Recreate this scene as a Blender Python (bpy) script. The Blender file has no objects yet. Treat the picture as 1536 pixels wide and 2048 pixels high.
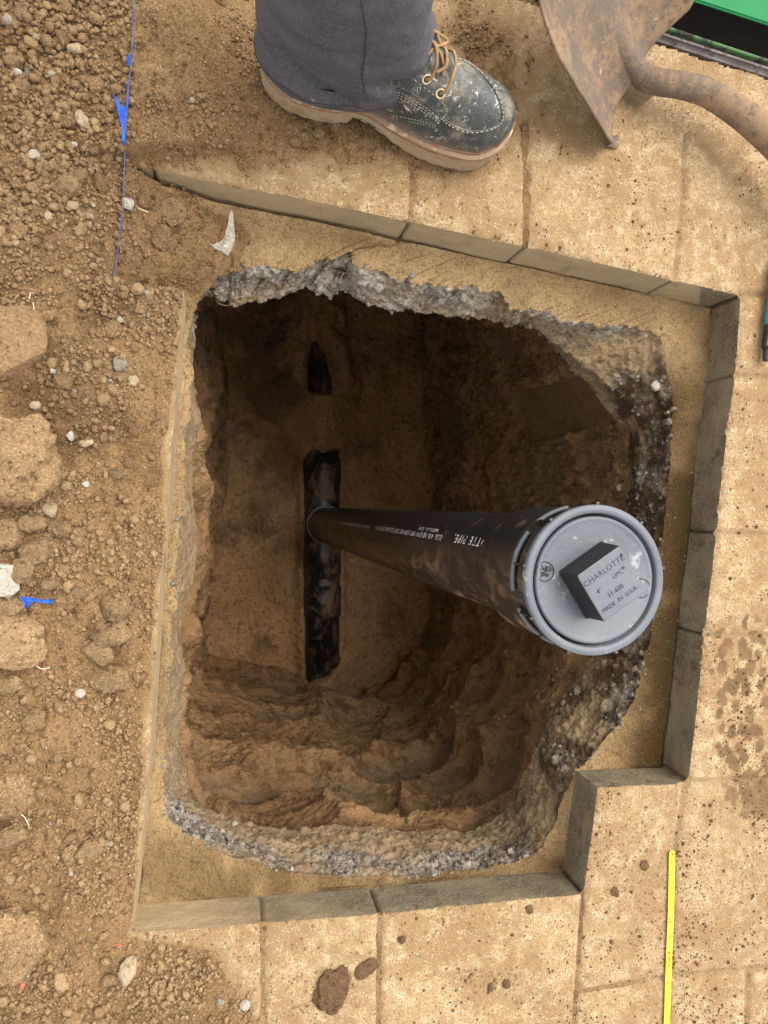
import bpy, bmesh, math, random
import numpy as np
from mathutils import Vector, Matrix
from mathutils.bvhtree import BVHTree

random.seed(7); rng = np.random.default_rng(7)
scene = bpy.context.scene
COL = scene.collection

# ------------------------------------------------------------------ camera, sky, sun, exposure
FPX, PCX, PCY, NX, NY, HC = 1420.0, 768.0, 1024.0, 463.0, 1009.0, 0.90
_n = np.array([(NX-PCX)/FPX, (PCY-NY)/FPX, -1.0]); _n /= np.linalg.norm(_n)
_up = -_n
_x = np.array([1.0, 0, 0]); _x -= _x.dot(_up)*_up; _x /= np.linalg.norm(_x)
_y = np.cross(_up, _x)
RW = np.array([_x, _y, _up])
cam = bpy.data.cameras.new('camera'); camo = bpy.data.objects.new('camera', cam); COL.objects.link(camo)
M4 = Matrix([list(RW[i])+[0] for i in range(3)]+[[0, 0, 0, 1]])
camo.matrix_world = Matrix.Translation((0, 0, HC)) @ M4
cam.sensor_fit = 'HORIZONTAL'; cam.sensor_width = 36; cam.lens = FPX/1536*36
cam.clip_start = 0.02; cam.clip_end = 200
scene.camera = camo

SUN_EL, SUN_AZ = 60, 38          # azimuth counted from +x towards +y
wd = bpy.data.worlds.new('World'); scene.world = wd; wd.use_nodes = True
wn = wd.node_tree.nodes; wl = wd.node_tree.links
bg = wn['Background']; sky = wn.new('ShaderNodeTexSky'); sky.sky_type = 'NISHITA'; sky.sun_disc = False
sky.sun_elevation = math.radians(SUN_EL); sky.sun_rotation = math.radians(90-SUN_AZ)
hs = wn.new('ShaderNodeHueSaturation'); hs.inputs['Saturation'].default_value = 0.06
wl.new(sky.outputs[0], hs.inputs['Color']); wl.new(hs.outputs[0], bg.inputs['Color'])
bg.inputs['Strength'].default_value = 0.15
sl = bpy.data.lights.new('sun', 'SUN'); sl.energy = 1.5; sl.angle = math.radians(48); sl.color = (1, .95, .88)
slo = bpy.data.objects.new('sun', sl); COL.objects.link(slo)
_d = Vector((math.cos(math.radians(SUN_AZ))*math.cos(math.radians(SUN_EL)), math.sin(math.radians(SUN_AZ))*math.cos(math.radians(SUN_EL)), math.sin(math.radians(SUN_EL))))
slo.rotation_euler = _d.to_track_quat('Z', 'Y').to_euler()
scene.view_settings.view_transform = 'Standard'; scene.view_settings.look = 'None'
scene.view_settings.gamma = 1; scene.view_settings.exposure = 1.45
scene.render.engine = 'CYCLES'
scene.cycles.max_bounces = 12; scene.cycles.diffuse_bounces = 9

# ------------------------------------------------------------------ pixel <-> world helpers (points are laid out on real planes)
def W(px, py, z=0.0):
    r = RW @ np.array([(px-PCX)/FPX, (PCY-py)/FPX, -1.0]); t = (z-HC)/r[2]
    return np.array([r[0]*t, r[1]*t, z])
def rays(px, py):
    return Vector(RW @ np.array([(px-PCX)/FPX, (PCY-py)/FPX, -1.0])).normalized()
def PX(x, y, z=0.0):
    c = np.stack([x, y, np.broadcast_to(z-HC, np.shape(x))], -1) @ RW
    return PCX+FPX*c[..., 0]/-c[..., 2], PCY-FPX*c[..., 1]/-c[..., 2]
def sm(a, b, x):
    t = np.clip((x-a)/(b-a), 0, 1); return t*t*(3-2*t)

# ------------------------------------------------------------------ noise
_perm = rng.permutation(256); _perm = np.concatenate([_perm]*3)
_g3 = rng.normal(size=(256, 3)); _g3 /= np.linalg.norm(_g3, axis=1)[:, None]
def n3(x, y, z):
    xi = np.floor(x).astype(int); yi = np.floor(y).astype(int); zi = np.floor(z).astype(int)
    xf = x-xi; yf = y-yi; zf = z-zi
    u = xf*xf*xf*(xf*(xf*6-15)+10); v = yf*yf*yf*(yf*(yf*6-15)+10); w = zf*zf*zf*(zf*(zf*6-15)+10)
    out = 0
    for dx in (0, 1):
        for dy in (0, 1):
            for dz in (0, 1):
                h = _perm[_perm[_perm[(xi+dx) & 255]+((yi+dy) & 255)]+((zi+dz) & 255)]
                g = _g3[h]
                d = g[..., 0]*(xf-dx)+g[..., 1]*(yf-dy)+g[..., 2]*(zf-dz)
                out = out+d*(u if dx else 1-u)*(v if dy else 1-v)*(w if dz else 1-w)
    return out
def fbm(x, y, z, f, o=4, g=.5):
    s = 0; a = 1.0
    for i in range(o):
        s = s+a*n3(x*f+i*17.3, y*f+i*5.1, z*f-i*9.7); a *= g; f *= 2.03
    return s
def _hash(i, j, k, s):
    return (np.sin(i*127.1+j*311.7+k*74.7+s*53.3)*43758.5453) % 1.0
def worley(x, y, z, f, dim=2):
    """distance to the nearest jittered point, to the second, and a random value per cell"""
    x = x*f; y = y*f; z = z*f
    xi = np.floor(x); yi = np.floor(y); zi = np.floor(z)
    f1 = np.full(np.shape(x), 9.0); f2 = f1.copy(); cid = np.zeros(np.shape(x))
    for dx in (-1, 0, 1):
        for dy in (-1, 0, 1):
            for dz in ((-1, 0, 1) if dim == 3 else (0,)):
                a = xi+dx; b = yi+dy; c = zi+dz if dim == 3 else np.zeros_like(zi)
                px = a+_hash(a, b, c, 1); py = b+_hash(a, b, c, 2)
                d2 = (px-x)**2+(py-y)**2
                if dim == 3: d2 = d2+(c+_hash(a, b, c, 3)-z)**2
                d = np.sqrt(d2)
                m = d < f1
                f2 = np.where(m, f1, np.minimum(f2, d)); f1 = np.where(m, d, f1)
                cid = np.where(m, _hash(a, b, c, 4), cid)
    return f1, f2, cid

# ------------------------------------------------------------------ objects
def tag(o, label=None, cat=None, group=None, kind=None):
    if label: o['label'] = label
    if cat: o['category'] = cat
    if group: o['group'] = group
    if kind: o['kind'] = kind
    return o
def empty(name, loc=(0, 0, 0), rz=0):
    o = bpy.data.objects.new(name, None); COL.objects.link(o); o.location = loc; o.rotation_euler = (0, 0, rz)
    o.empty_display_size = .05
    return o
def link_mesh(name, me, m=None, parent=None, smooth=True):
    o = bpy.data.objects.new(name, me); COL.objects.link(o)
    if m is not None: me.materials.append(m)
    if smooth: me.polygons.foreach_set('use_smooth', [True]*len(me.polygons))
    if parent is not None: o.parent = parent
    return o
def np_mesh(name, V, F, m=None, parent=None, smooth=True, attrs=None):
    """V (n,3), F (k,3 or 4) index array"""
    V = np.asarray(V, dtype=np.float32); F = np.asarray(F, dtype=np.int32)
    me = bpy.data.meshes.new(name); k = F.shape[1]
    me.vertices.add(len(V)); me.vertices.foreach_set('co', V.ravel())
    me.loops.add(F.size); me.loops.foreach_set('vertex_index', F.ravel())
    me.polygons.add(len(F)); me.polygons.foreach_set('loop_start', np.arange(0, F.size, k, dtype=np.int32))
    me.polygons.foreach_set('loop_total', np.full(len(F), k, dtype=np.int32))
    me.update(calc_edges=True)
    for an, av in (attrs or {}).items():
        at = me.attributes.new(an, 'FLOAT', 'POINT'); at.data.foreach_set('value', np.asarray(av, dtype=np.float32).ravel())
    return link_mesh(name, me, m, parent, smooth)
def bm_obj(name, bm, m, parent=None, smooth=True):
    bmesh.ops.recalc_face_normals(bm, faces=bm.faces)
    me = bpy.data.meshes.new(name); bm.to_mesh(me); bm.free()
    return link_mesh(name, me, m, parent, smooth)
def grid_faces(nr, nc, wrap=False):
    r = np.arange(nr-1)[:, None]; c = np.arange(nc if wrap else nc-1)[None, :]; c2 = (c+1) % nc
    return np.stack([r*nc+c, r*nc+c2, (r+1)*nc+c2, (r+1)*nc+c], -1).reshape(-1, 4)
def tube(name, pts, rad, m, parent=None, seg=8, caps=True):
    """tube along a polyline; rad is a number or a list"""
    P = np.array([list(p) for p in pts], float); n = len(P)
    R = np.full(n, rad) if np.isscalar(rad) else np.array(rad, float)
    T = np.gradient(P, axis=0); T /= np.linalg.norm(T, axis=1)[:, None]+1e-12
    up = np.array([0, 0, 1.0]) if abs(T[0][2]) < .9 else np.array([1.0, 0, 0])
    A = np.cross(T[0], up); A /= np.linalg.norm(A); V = []
    for i in range(n):
        A = A-T[i]*A.dot(T[i]); A /= np.linalg.norm(A); B = np.cross(T[i], A)
        for k in range(seg):
            a = 2*math.pi*k/seg; V.append(P[i]+R[i]*(math.cos(a)*A+math.sin(a)*B))
    bm = bmesh.new(); vs = [bm.verts.new(v) for v in V]
    for i in range(n-1):
        for k in range(seg):
            bm.faces.new((vs[i*seg+k], vs[i*seg+(k+1) % seg], vs[(i+1)*seg+(k+1) % seg], vs[(i+1)*seg+k]))
    if caps:
        bm.faces.new(vs[:seg]); bm.faces.new(vs[-seg:])
    if name is None: return bm
    return bm_obj(name, bm, m, parent)
def smooth_path(pts, n=60):
    P = np.array([list(p) for p in pts], float); k = len(P)
    t = np.linspace(0, k-1-1e-9, n); i = t.astype(int); f = (t-i)[:, None]
    p0 = P[np.maximum(i-1, 0)]; p1 = P[i]; p2 = P[np.minimum(i+1, k-1)]; p3 = P[np.minimum(i+2, k-1)]
    return .5*(2*p1+(p2-p0)*f+(2*p0-5*p1+4*p2-p3)*f*f+(3*p1-p0-3*p2+p3)*f**3)
def lathe_bm(prof, seg=96, closed_top=False):
    """prof: list of (r,z) round the local z axis"""
    bm = bmesh.new(); rings = []
    for r, z in prof:
        if r < 1e-6: rings.append([bm.verts.new((0, 0, z))])
        else: rings.append([bm.verts.new((r*math.cos(2*math.pi*k/seg), r*math.sin(2*math.pi*k/seg), z)) for k in range(seg)])
    for a, b in zip(rings, rings[1:]):
        for k in range(seg):
            if len(a) == 1: bm.faces.new((a[0], b[k], b[(k+1) % seg]))
            elif len(b) == 1: bm.faces.new((a[k], b[0], a[(k+1) % seg]))
            else: bm.faces.new((a[k], b[k], b[(k+1) % seg], a[(k+1) % seg]))
    return bm

# ------------------------------------------------------------------ materials
class NT:
    def __init__(s, name):
        s.m = bpy.data.materials.new(name); s.m.use_nodes = True; s.t = s.m.node_tree; s.N = s.t.nodes; s.L = s.t.links
        s.b = s.N['Principled BSDF']; s.tc = s.N.new('ShaderNodeTexCoord').outputs['Object']
    def _in(s, sock, v):
        if v is None: return
        if isinstance(v, bpy.types.NodeSocket): s.L.new(v, sock)
        elif isinstance(v, (tuple, list)) and len(v) == 3 and sock.type == 'RGBA': sock.default_value = (*v, 1)
        else: sock.default_value = v
    def noise(s, scale, detail=4, rough=.6, vec=None, out='Fac', dist=0):
        n = s.N.new('ShaderNodeTexNoise'); s._in(n.inputs['Vector'], vec or s.tc)
        n.inputs['Scale'].default_value = scale; n.inputs['Detail'].default_value = detail; n.inputs['Roughness'].default_value = rough
        n.inputs['Distortion'].default_value = dist
        return n.outputs[out]
    def vor(s, scale, feature='F1', vec=None, out='Distance', rnd=1):
        n = s.N.new('ShaderNodeTexVoronoi'); s._in(n.inputs['Vector'], vec or s.tc); n.feature = feature
        n.inputs['Scale'].default_value = scale; n.inputs['Randomness'].default_value = rnd
        return n.outputs[out]
    def mapv(s, scale=(1, 1, 1), rot=(0, 0, 0)):
        n = s.N.new('ShaderNodeMapping'); s.L.new(s.tc, n.inputs[0]); n.inputs['Scale'].default_value = scale; n.inputs['Rotation'].default_value = rot
        return n.outputs[0]
    def ramp(s, x, a, b, lo=0.0, hi=1.0):
        n = s.N.new('ShaderNodeMapRange'); n.interpolation_type = 'SMOOTHSTEP'; s._in(n.inputs[0], x)
        for i, v in zip((1, 2, 3, 4), (a, b, lo, hi)): n.inputs[i].default_value = v
        return n.outputs[0]
    def math(s, op, a, b=None):
        n = s.N.new('ShaderNodeMath'); n.operation = op; s._in(n.inputs[0], a); s._in(n.inputs[1], b)
        return n.outputs[0]
    def mix(s, f, a, b, mode='MIX'):
        n = s.N.new('ShaderNodeMix'); n.data_type = 'RGBA'; n.blend_type = mode
        s._in(n.inputs[0], f); s._in(n.inputs[6], a); s._in(n.inputs[7], b)
        return n.outputs[2]
    def attr(s, name):
        n = s.N.new('ShaderNodeAttribute'); n.attribute_name = name; return n.outputs['Fac']
    def xyz(s):
        n = s.N.new('ShaderNodeSeparateXYZ'); s.L.new(s.tc, n.inputs[0]); return n.outputs
    def bump(s, h, dist, strength=1.0, prev=None):
        n = s.N.new('ShaderNodeBump'); n.inputs['Strength'].default_value = strength; n.inputs['Distance'].default_value = dist
        s._in(n.inputs['Height'], h); s._in(n.inputs['Normal'], prev)
        return n.outputs[0]
    def done(s, color=None, rough=.9, normal=None, spec=.25, metal=None):
        s._in(s.b.inputs['Base Color'], color); s._in(s.b.inputs['Roughness'], rough); s._in(s.b.inputs['Normal'], normal)
        s._in(s.b.inputs['Specular IOR Level'], spec); s._in(s.b.inputs['Metallic'], metal)
        return s.m

def mat_paver():
    s = NT('sandstone_paver')
    c = s.mix(s.ramp(s.noise(7, 5, .6), .35, .65), (.54, .375, .20), (.42, .28, .14))
    c = s.mix(s.ramp(s.noise(45, 5, .75), .40, .66), c, (.70, .54, .33))
    c = s.mix(s.math('MULTIPLY', s.ramp(s.noise(11, 6, .75, dist=.4), .46, .58), .85), c, (.34, .21, .10))
    c = s.mix(s.ramp(s.attr('tone'), .0, 1.0, .0, .30), c, (.33, .22, .12))
    c = s.mix(s.ramp(s.noise(330, 4, .8), .5, .60), c, (.33, .20, .085))
    c = s.mix(s.math('MULTIPLY', s.ramp(s.vor(330), .30, .16), s.ramp(s.noise(90, 2), .42, .55)), c, (.85, .74, .52))
    wetp = s.attr('stain')                                       # where splashes and crumbs have fallen thickest
    dots = s.math('MULTIPLY', s.ramp(s.vor(150), .28, .20), s.ramp(s.noise(6, 4, .75), .46, .58))
    c = s.mix(s.math('MULTIPLY', dots, .85), c, (.14, .07, .03))
    dots2 = s.math('MULTIPLY', s.ramp(s.vor(70, vec=s.mapv((1.3, .9, 1))), .20, .15), s.ramp(s.noise(7, 4, .75), .48, .58))
    c = s.mix(s.math('MULTIPLY', dots2, .8), c, (.12, .06, .03))
    c = s.mix(s.math('MULTIPLY', wetp, .88), c, (.115, .060, .025))
    c = s.mix(s.math('MULTIPLY', s.attr('dust'), .85), c, (.31, .19, .088))
    c = s.mix(s.math('MULTIPLY', s.attr('joint'), .6), c, (.30, .20, .10))
    c = s.mix(s.attr('gap'), c, (.045, .032, .02))
    n = s.bump(s.noise(35, 5, .7), .010, .6)
    n = s.bump(s.noise(330, 5, .85), .0035, .9, n)
    n = s.bump(s.ramp(s.vor(260), .0, .5), .0012, .5, n)
    return s.done(c, .88, n)
def mat_paver_side():
    s = NT('shaded_paver_cut_side')  # greyer stone, also darkened: shade on the sides is in this colour
    c = s.mix(s.ramp(s.noise(14, 4, .6), .35, .65), (.25, .20, .125), (.13, .105, .065))
    c = s.mix(s.ramp(s.noise(320, 3, .7), .45, .65), c, (.29, .235, .15))
    c = s.mix(s.ramp(s.noise(45, 5, .7), .55, .66), c, (.14, .09, .045))
    c = s.mix(s.math('MULTIPLY', s.math('MULTIPLY', s.attr('dust'), s.ramp(s.noise(20, 5, .7), .20, .45)), .95), c, (.52, .38, .22))
    c = s.mix(s.math('MULTIPLY', s.attr('joint'), .8), c, (.07, .045, .025))
    n = s.bump(s.noise(30, 6, .75), .012, .8); n = s.bump(s.noise(350, 4, .8), .0025, .9, n)
    return s.done(c, .85, n)
def mat_soil(name, a, b, dark, light, coarse=1.0, wet=None, bumpd=1.0):
    s = NT(name)
    c = s.mix(s.ramp(s.noise(9, 5, .65), .35, .65), a, b)
    c = s.mix(s.ramp(s.noise(70*coarse, 5, .75), .5, .68), c, dark)
    c = s.mix(s.ramp(s.noise(420, 3, .8), .54, .68), c, light)
    c = s.mix(s.math('MULTIPLY', s.ramp(s.vor(210), .16, .1), s.ramp(s.noise(30, 2), .5, .6)), c, (.62, .50, .36))
    if wet: c = s.mix(s.math('MULTIPLY', s.attr('wet'), .95), c, wet)
    else: c = s.mix(s.math('MULTIPLY', s.ramp(s.noise(4.5, 4, .65), .50, .66), .55), c, (.12, .066, .03))
    n = s.bump(s.noise(55*coarse, 6, .75), .008*bumpd, .7)
    n = s.bump(s.math('MULTIPLY', s.ramp(s.vor(230), .0, .55), -1.0), .0025*bumpd, .7, n)
    n = s.bump(s.noise(600, 3, .8), .0012*bumpd, .8, n)
    return s.done(c, .95, n, .15)
def mat_pit():
    s = NT('pit_earth')
    c = s.mix(s.ramp(s.noise(5, 5, .6), .35, .65), (.44, .245, .108), (.54, .325, .155))
    c = s.mix(s.ramp(s.noise(26, 6, .8), .46, .60), c, (.22, .118, .050))
    c = s.mix(s.ramp(s.noise(300, 3, .8), .54, .68), c, (.60, .42, .25))
    c = s.mix(s.math('MULTIPLY', s.attr('smear'), .7), c, (.33, .23, .135))
    c = s.mix(s.math('MULTIPLY', s.ramp(s.vor(70), .10, .06), s.ramp(s.noise(20, 2), .5, .6)), c, (.52, .42, .30))
    st = s.noise(60, 4, .7, s.mapv((.45, .45, 1.6)), dist=.4)
    n = s.bump(st, .022, .9); n = s.bump(s.noise(90, 6, .85), .012, 1.0, n)
    n = s.bump(s.noise(500, 3, .8), .0012, .8, n)
    return s.done(c, .96, n, .12)
def mat_gravel_band():
    s = NT('gravel_band')
    g = s.attr('grey')
    tan = s.mix(s.ramp(s.noise(30, 5, .7), .4, .65), (.44, .31, .175), (.33, .22, .115))
    st = s.mix(s.ramp(s.vor(150, out='Color'), .2, .8), (.17, .135, .10), (.42, .36, .29))
    st = s.mix(s.ramp(s.noise(110, 5, .75), .50, .62), st, (.56, .50, .42))
    st = s.mix(s.ramp(s.noise(45, 6, .8), .54, .62), st, (.07, .05, .032))
    c = s.mix(g, tan, st)
    c = s.mix(s.math('MULTIPLY', s.ramp(s.noise(32, 5, .75), .42, .58), s.attr('crust')), c, (.62, .57, .48))
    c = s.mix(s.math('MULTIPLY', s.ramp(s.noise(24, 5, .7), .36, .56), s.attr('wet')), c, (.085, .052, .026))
    n = s.bump(s.noise(70, 6, .8), .012, 1.0); n = s.bump(s.math('MULTIPLY', s.vor(170), -1), .004, .8, n)
    return s.done(c, .9, n)
def mat_clod(name, k=1.0, c0=(.35, .218, .108), c1=(.21, .122, .055), c2=(.48, .32, .168)):
    s = NT(name); t = s.attr('tint')
    ca = s.mix(s.ramp(t, .0, 1.0), c1, c2)
    c = s.mix(s.ramp(s.noise(60, 5, .7), .35, .65), ca, c0)
    c = s.mix(s.ramp(s.noise(330, 4, .85), .50, .62), c, tuple(min(1, 1.25*v) for v in c2))
    c = s.mix(s.ramp(s.noise(140, 5, .8), .52, .66), c, tuple(.55*v for v in c1))
    c = s.mix(s.ramp(t, 1.4, 1.6), c, (.50, .42, .31))            # a pale stone here and there
    if name == 'soil_clod': c = s.mix(s.math('MULTIPLY', s.ramp(s.noise(4.5, 4, .65), .50, .66), .45), c, (.13, .072, .033))
    n = s.bump(s.noise(90*k, 6, .8), .010, .9); n = s.bump(s.noise(500, 3, .8), .0012, .8, n)
    return s.done(c, .95, n, .15)
def mat_plain(name, c, rough, spec=.5, metal=0.0, nz=None, dirt=None, dirt_lo=.5, dirt_hi=.65, dscale=20, b=.0006, bs=300):
    s = NT(name); col = c
    if nz: col = s.mix(s.ramp(s.noise(nz[1], 4, .6), .35, .65), c, nz[0])
    if dirt:
        f = s.ramp(s.noise(dscale, 6, .75), dirt_lo, dirt_hi)
        col = s.mix(f, col, dirt); rough = s.math('ADD', s.math('MULTIPLY', f, .5), rough)
    return s.done(col, rough, s.bump(s.noise(bs, 3, .6), b, .5), spec, metal)

M = {}
M['paver'] = mat_paver(); M['side'] = mat_paver_side()
M['soil'] = mat_soil('dry_soil', (.30, .180, .085), (.215, .125, .055), (.09, .048, .020), (.48, .325, .175), 1, None, 1.6)  # ground toned darker than its clods: crevice shade is in the colour
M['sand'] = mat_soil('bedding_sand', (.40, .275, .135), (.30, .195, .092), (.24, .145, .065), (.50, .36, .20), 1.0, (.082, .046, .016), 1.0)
M['pit'] = mat_pit(); M['band'] = mat_gravel_band()
M['floor'] = mat_soil('pit_floor_soil', (.56, .325, .155), (.46, .26, .118), (.27, .145, .062), (.66, .43, .24), 1, None, 1.8)
M['clod'] = mat_clod('soil_clod'); M['big'] = mat_clod('big_soil_clod', .7)
M['red'] = mat_clod('reddish_slab', .4, (.28, .175, .088), (.22, .13, .062), (.33, .215, .115))
M['pale'] = mat_clod('pale_stone', .6, (.44, .33, .20), (.36, .26, .15), (.52, .41, .27))
M['white'] = mat_clod('white_stone', .6, (.50, .44, .35), (.40, .34, .26), (.58, .53, .44))
M['mud'] = mat_clod('dark_mud', .8, (.15, .085, .042), (.11, .06, .03), (.20, .115, .06))
M['gray'] = mat_clod('grey_stone', .8, (.23, .185, .135), (.12, .088, .062), (.38, .325, .255))
M['brick'] = mat_plain('red_chip', (.62, .14, .07), .8)

# ------------------------------------------------------------------ outlines of the excavation, laid out on their real planes
SP = [  # top edge z=0 | upper lip | lower lip | top of pit wall | floor edge
 ((366,580),(374,602),(380,612),(392,625),(452,640)),
 ((232,562),(378,594),(386,604),(402,606),(452,590)),
 ((250,325),(392,580),(400,592),(420,585),(455,540)),
 ((305,335),(410,562),(420,592),(440,570),(470,525)),
 ((420,362),(440,540),(450,604),(460,560),(490,520)),
 ((560,388),(500,532),(480,610),(500,560),(540,515)),
 ((680,412),(590,545),(540,604),(560,555),(590,515)),
 ((760,430),(640,520),(605,574),(620,540),(630,515)),
 ((822,442),(690,490),(650,594),(660,545),(670,515)),
 ((900,460),(730,535),(710,600),(715,550),(710,515)),
 ((1000,482),(860,570),(800,624),(800,570),(770,515)),
 ((1100,503),(960,575),(900,637),(895,590),(810,520)),
 ((1200,526),(1040,620),(1000,647),(980,615),(835,560)),
 ((1350,560),(1150,640),(1060,657),(1058,650),(845,610)),
 ((1483,590),(1310,670),(1165,728),(1150,745),(845,680)),
 ((1477,680),(1335,740),(1238,790),(1200,820),(842,760)),
 ((1472,750),(1345,800),(1275,845),(1255,865),(842,820)),
 ((1455,870),(1342,890),(1278,910),(1256,925),(845,900)),
 ((1440,1000),(1332,1010),(1272,1018),(1250,1018),(848,1000)),
 ((1435,1065),(1325,1070),(1264,1078),(1240,1078),(848,1060)),
 ((1410,1270),(1300,1270),(1238,1262),(1208,1246),(845,1170)),
 ((1395,1420),(1262,1405),(1192,1376),(1152,1350),(840,1230)),
 ((1378,1568),(1190,1500),(1135,1458),(1098,1424),(825,1275)),
 ((1197,1577),(1140,1562),(1092,1540),(1055,1515),(800,1300)),
 ((1182,1690),(1108,1650),(1052,1622),(1008,1602),(775,1325)),
 ((1168,1790),(1060,1712),(1000,1672),(950,1652),(745,1345)),
 ((1000,1805),(940,1740),(890,1690),(840,1655),(700,1360)),
 ((760,1830),(760,1755),(740,1690),(700,1645),(640,1350)),
 ((525,1848),(560,1740),(560,1680),(540,1645),(560,1335)),
 ((380,1860),(420,1690),(450,1650),(440,1625),(480,1322)),
 ((262,1868),(345,1640),(370,1600),(388,1590),(425,1312)),
 ((280,1700),(330,1570),(345,1560),(380,1550),(414,1290)),
 ((300,1500),(325,1460),(340,1450),(375,1440),(410,1240)),
 ((318,1200),(340,1190),(352,1190),(385,1180),(430,1140)),
 ((335,1000),(355,1000),(368,1000),(400,1000),(450,1000)),
 ((350,800),(366,800),(378,800),(405,800),(455,850)),
]
ZB, ZU, ZL, ZW, ZF = -.066, -.078, -.140, -.200, -1.50
NS = len(SP)
OUT = np.array([W(*s[0], 0)[:2] for s in SP])
def ctrl(k, z): return np.array([W(*s[k], z) for s in SP])
C_U, C_L, C_W, C_F = ctrl(1, ZU), ctrl(2, ZL), ctrl(3, ZW), ctrl(4, ZF)
C_F = C_F[:, :]
# sample every side evenly
SAMP = []
for i in range(NS):
    L = np.linalg.norm(OUT[(i+1) % NS]-OUT[i]); L2 = np.linalg.norm(C_W[(i+1) % NS]-C_W[i])
    k = max(4, int(max(L, L2)/.0024))
    SAMP += [(i, j/k) for j in range(k)]
SI = np.array([a for a, b in SAMP]); SF = np.array([b for a, b in SAMP])[:, None]; MS = len(SAMP)
def lin(C): return C[SI]*(1-SF)+C[(SI+1) % NS]*SF
def cat(C):
    p0, p1, p2, p3 = C[(SI-1) % NS], C[SI], C[(SI+1) % NS], C[(SI+2) % NS]; f = SF
    return .5*(2*p1+(p2-p0)*f+(2*p0-5*p1+4*p2-p3)*f*f+(3*p1-p0-3*p2+p3)*f**3)
LO = lin(OUT)
def seg_dist(x, y, A, B):
    d = B-A; t = np.clip(((x-A[0])*d[0]+(y-A[1])*d[1])/(d.dot(d)+1e-12), 0, 1)
    qx = A[0]+t*d[0]; qy = A[1]+t*d[1]
    return np.hypot(x-qx, y-qy), qx, qy
def poly_query(x, y, P):
    best = np.full(x.shape, 9.0); bx = x.copy(); by = y.copy(); ins = np.zeros(x.shape, bool)
    for i in range(len(P)):
        A, B = P[i], P[(i+1) % len(P)]
        d, qx, qy = seg_dist(x, y, A, B); m = d < best
        best = np.where(m, d, best); bx = np.where(m, qx, bx); by = np.where(m, qy, by)
        if A[1] != B[1]:
            c = ((A[1] > y) != (B[1] > y)) & (x < (B[0]-A[0])*(y-A[1])/(B[1]-A[1])+A[0]); ins ^= c
    return ins, best, bx, by

JOINTS = [[(1370,1575),(1352,1700),(1338,1950),(1325,2400)], [(1168,1790),(1150,2048),(1140,2500)], [(1150,1988),(1340,1955),(1500,1940),(1800,1925)],
 [(1497,1942),(1484,2500)], [(760,1830),(752,2500)], [(525,1850),(532,2500)], [(1380,1563),(1800,1553)], [(1410,1270),(1800,1276)],
 [(1435,1065),(1800,1082)], [(1474,750),(1800,775)], [(1483,590),(1800,585)], [(1052,492),(1054,380),(1050,250)],
 [(1350,560),(1366,400),(1372,270)], [(822,442),(826,330)], [(305,335),(302,240)], [(560,1700),(-200,1700)]]
JOINTS.pop()
JW = [[W(*p)[:2] for p in j] for j in JOINTS]
def joint_d(x, y):
    b = np.full(x.shape, 9.0)
    for j in JW:
        for A, B in zip(j, j[1:]): b = np.minimum(b, seg_dist(x, y, A, B)[0])
    return b
EDGE_A, EDGE_B = W(1230, 60)[:2], W(1640, 190)[:2]               # the pavement ends here, by the rail
_en = np.array([-(EDGE_B-EDGE_A)[1], (EDGE_B-EDGE_A)[0]]); _en /= np.linalg.norm(_en)
def beyond(x, y): return (x-EDGE_A[0])*_en[0]+(y-EDGE_A[1])*_en[1]
def soil_T(x, y):
    """thickness of the loose soil lying on the pavement"""
    px, py = PX(x, y, 0.0)
    xl = np.interp(py, [300, 325, 562, 580, 800, 1000, 1200, 1500, 1868, 1900, 2048, 2300], [560, 250, 235, 366, 350, 335, 318, 300, 262, 470, 570, 640])
    n = fbm(x, y, x*0, 9, 4); e = xl-px+n*55
    en = xl-px+n*22
    t = .020*sm(10, 190, e)+.0045*sm(-6, 14, en)-.0035
    t = np.where(py > 1868, .012*sm(0, 330, e)+.004*sm(-10, 60, e)-.004, t)
    e2 = np.minimum(np.minimum(560-px, 335-py), 400)+n*70          # fine crumbs, top left
    t = np.maximum(t, .007*sm(-60, 120, e2)-.0032)
    t = np.maximum(t, np.where(px < 262, .022*sm(0, 120, 262-px+n*30), -.01))
    g1 = np.exp(-((px-620)/400)**2-((py-275)/75)**2); g2 = np.exp(-((px-960)/90)**2-((py-110)/110)**2)
    t = np.maximum(t, (.0065*np.maximum(g1, g2)-.0042)+n*.005+.003*fbm(x, y, x*0, 38, 4, .65))
    t = t+.35*np.maximum(t, 0)*n*2
    return t
def pave_z(x, y):
    jd = joint_d(x, y)
    z = .0012*fbm(x, y, x*0, 25, 3)-.0045*np.exp(-(jd/.0042)**2)*(1+.5*fbm(x, y, x*0, 60, 2))-.0008*np.exp(-(jd/.010)**2)
    pxx, pyy = PX(x, y, 0.0)
    z = z-.045*sm(.0, .003, beyond(x, y)+.005*fbm(x, y, x*0, 70, 3))
    return z, jd

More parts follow.
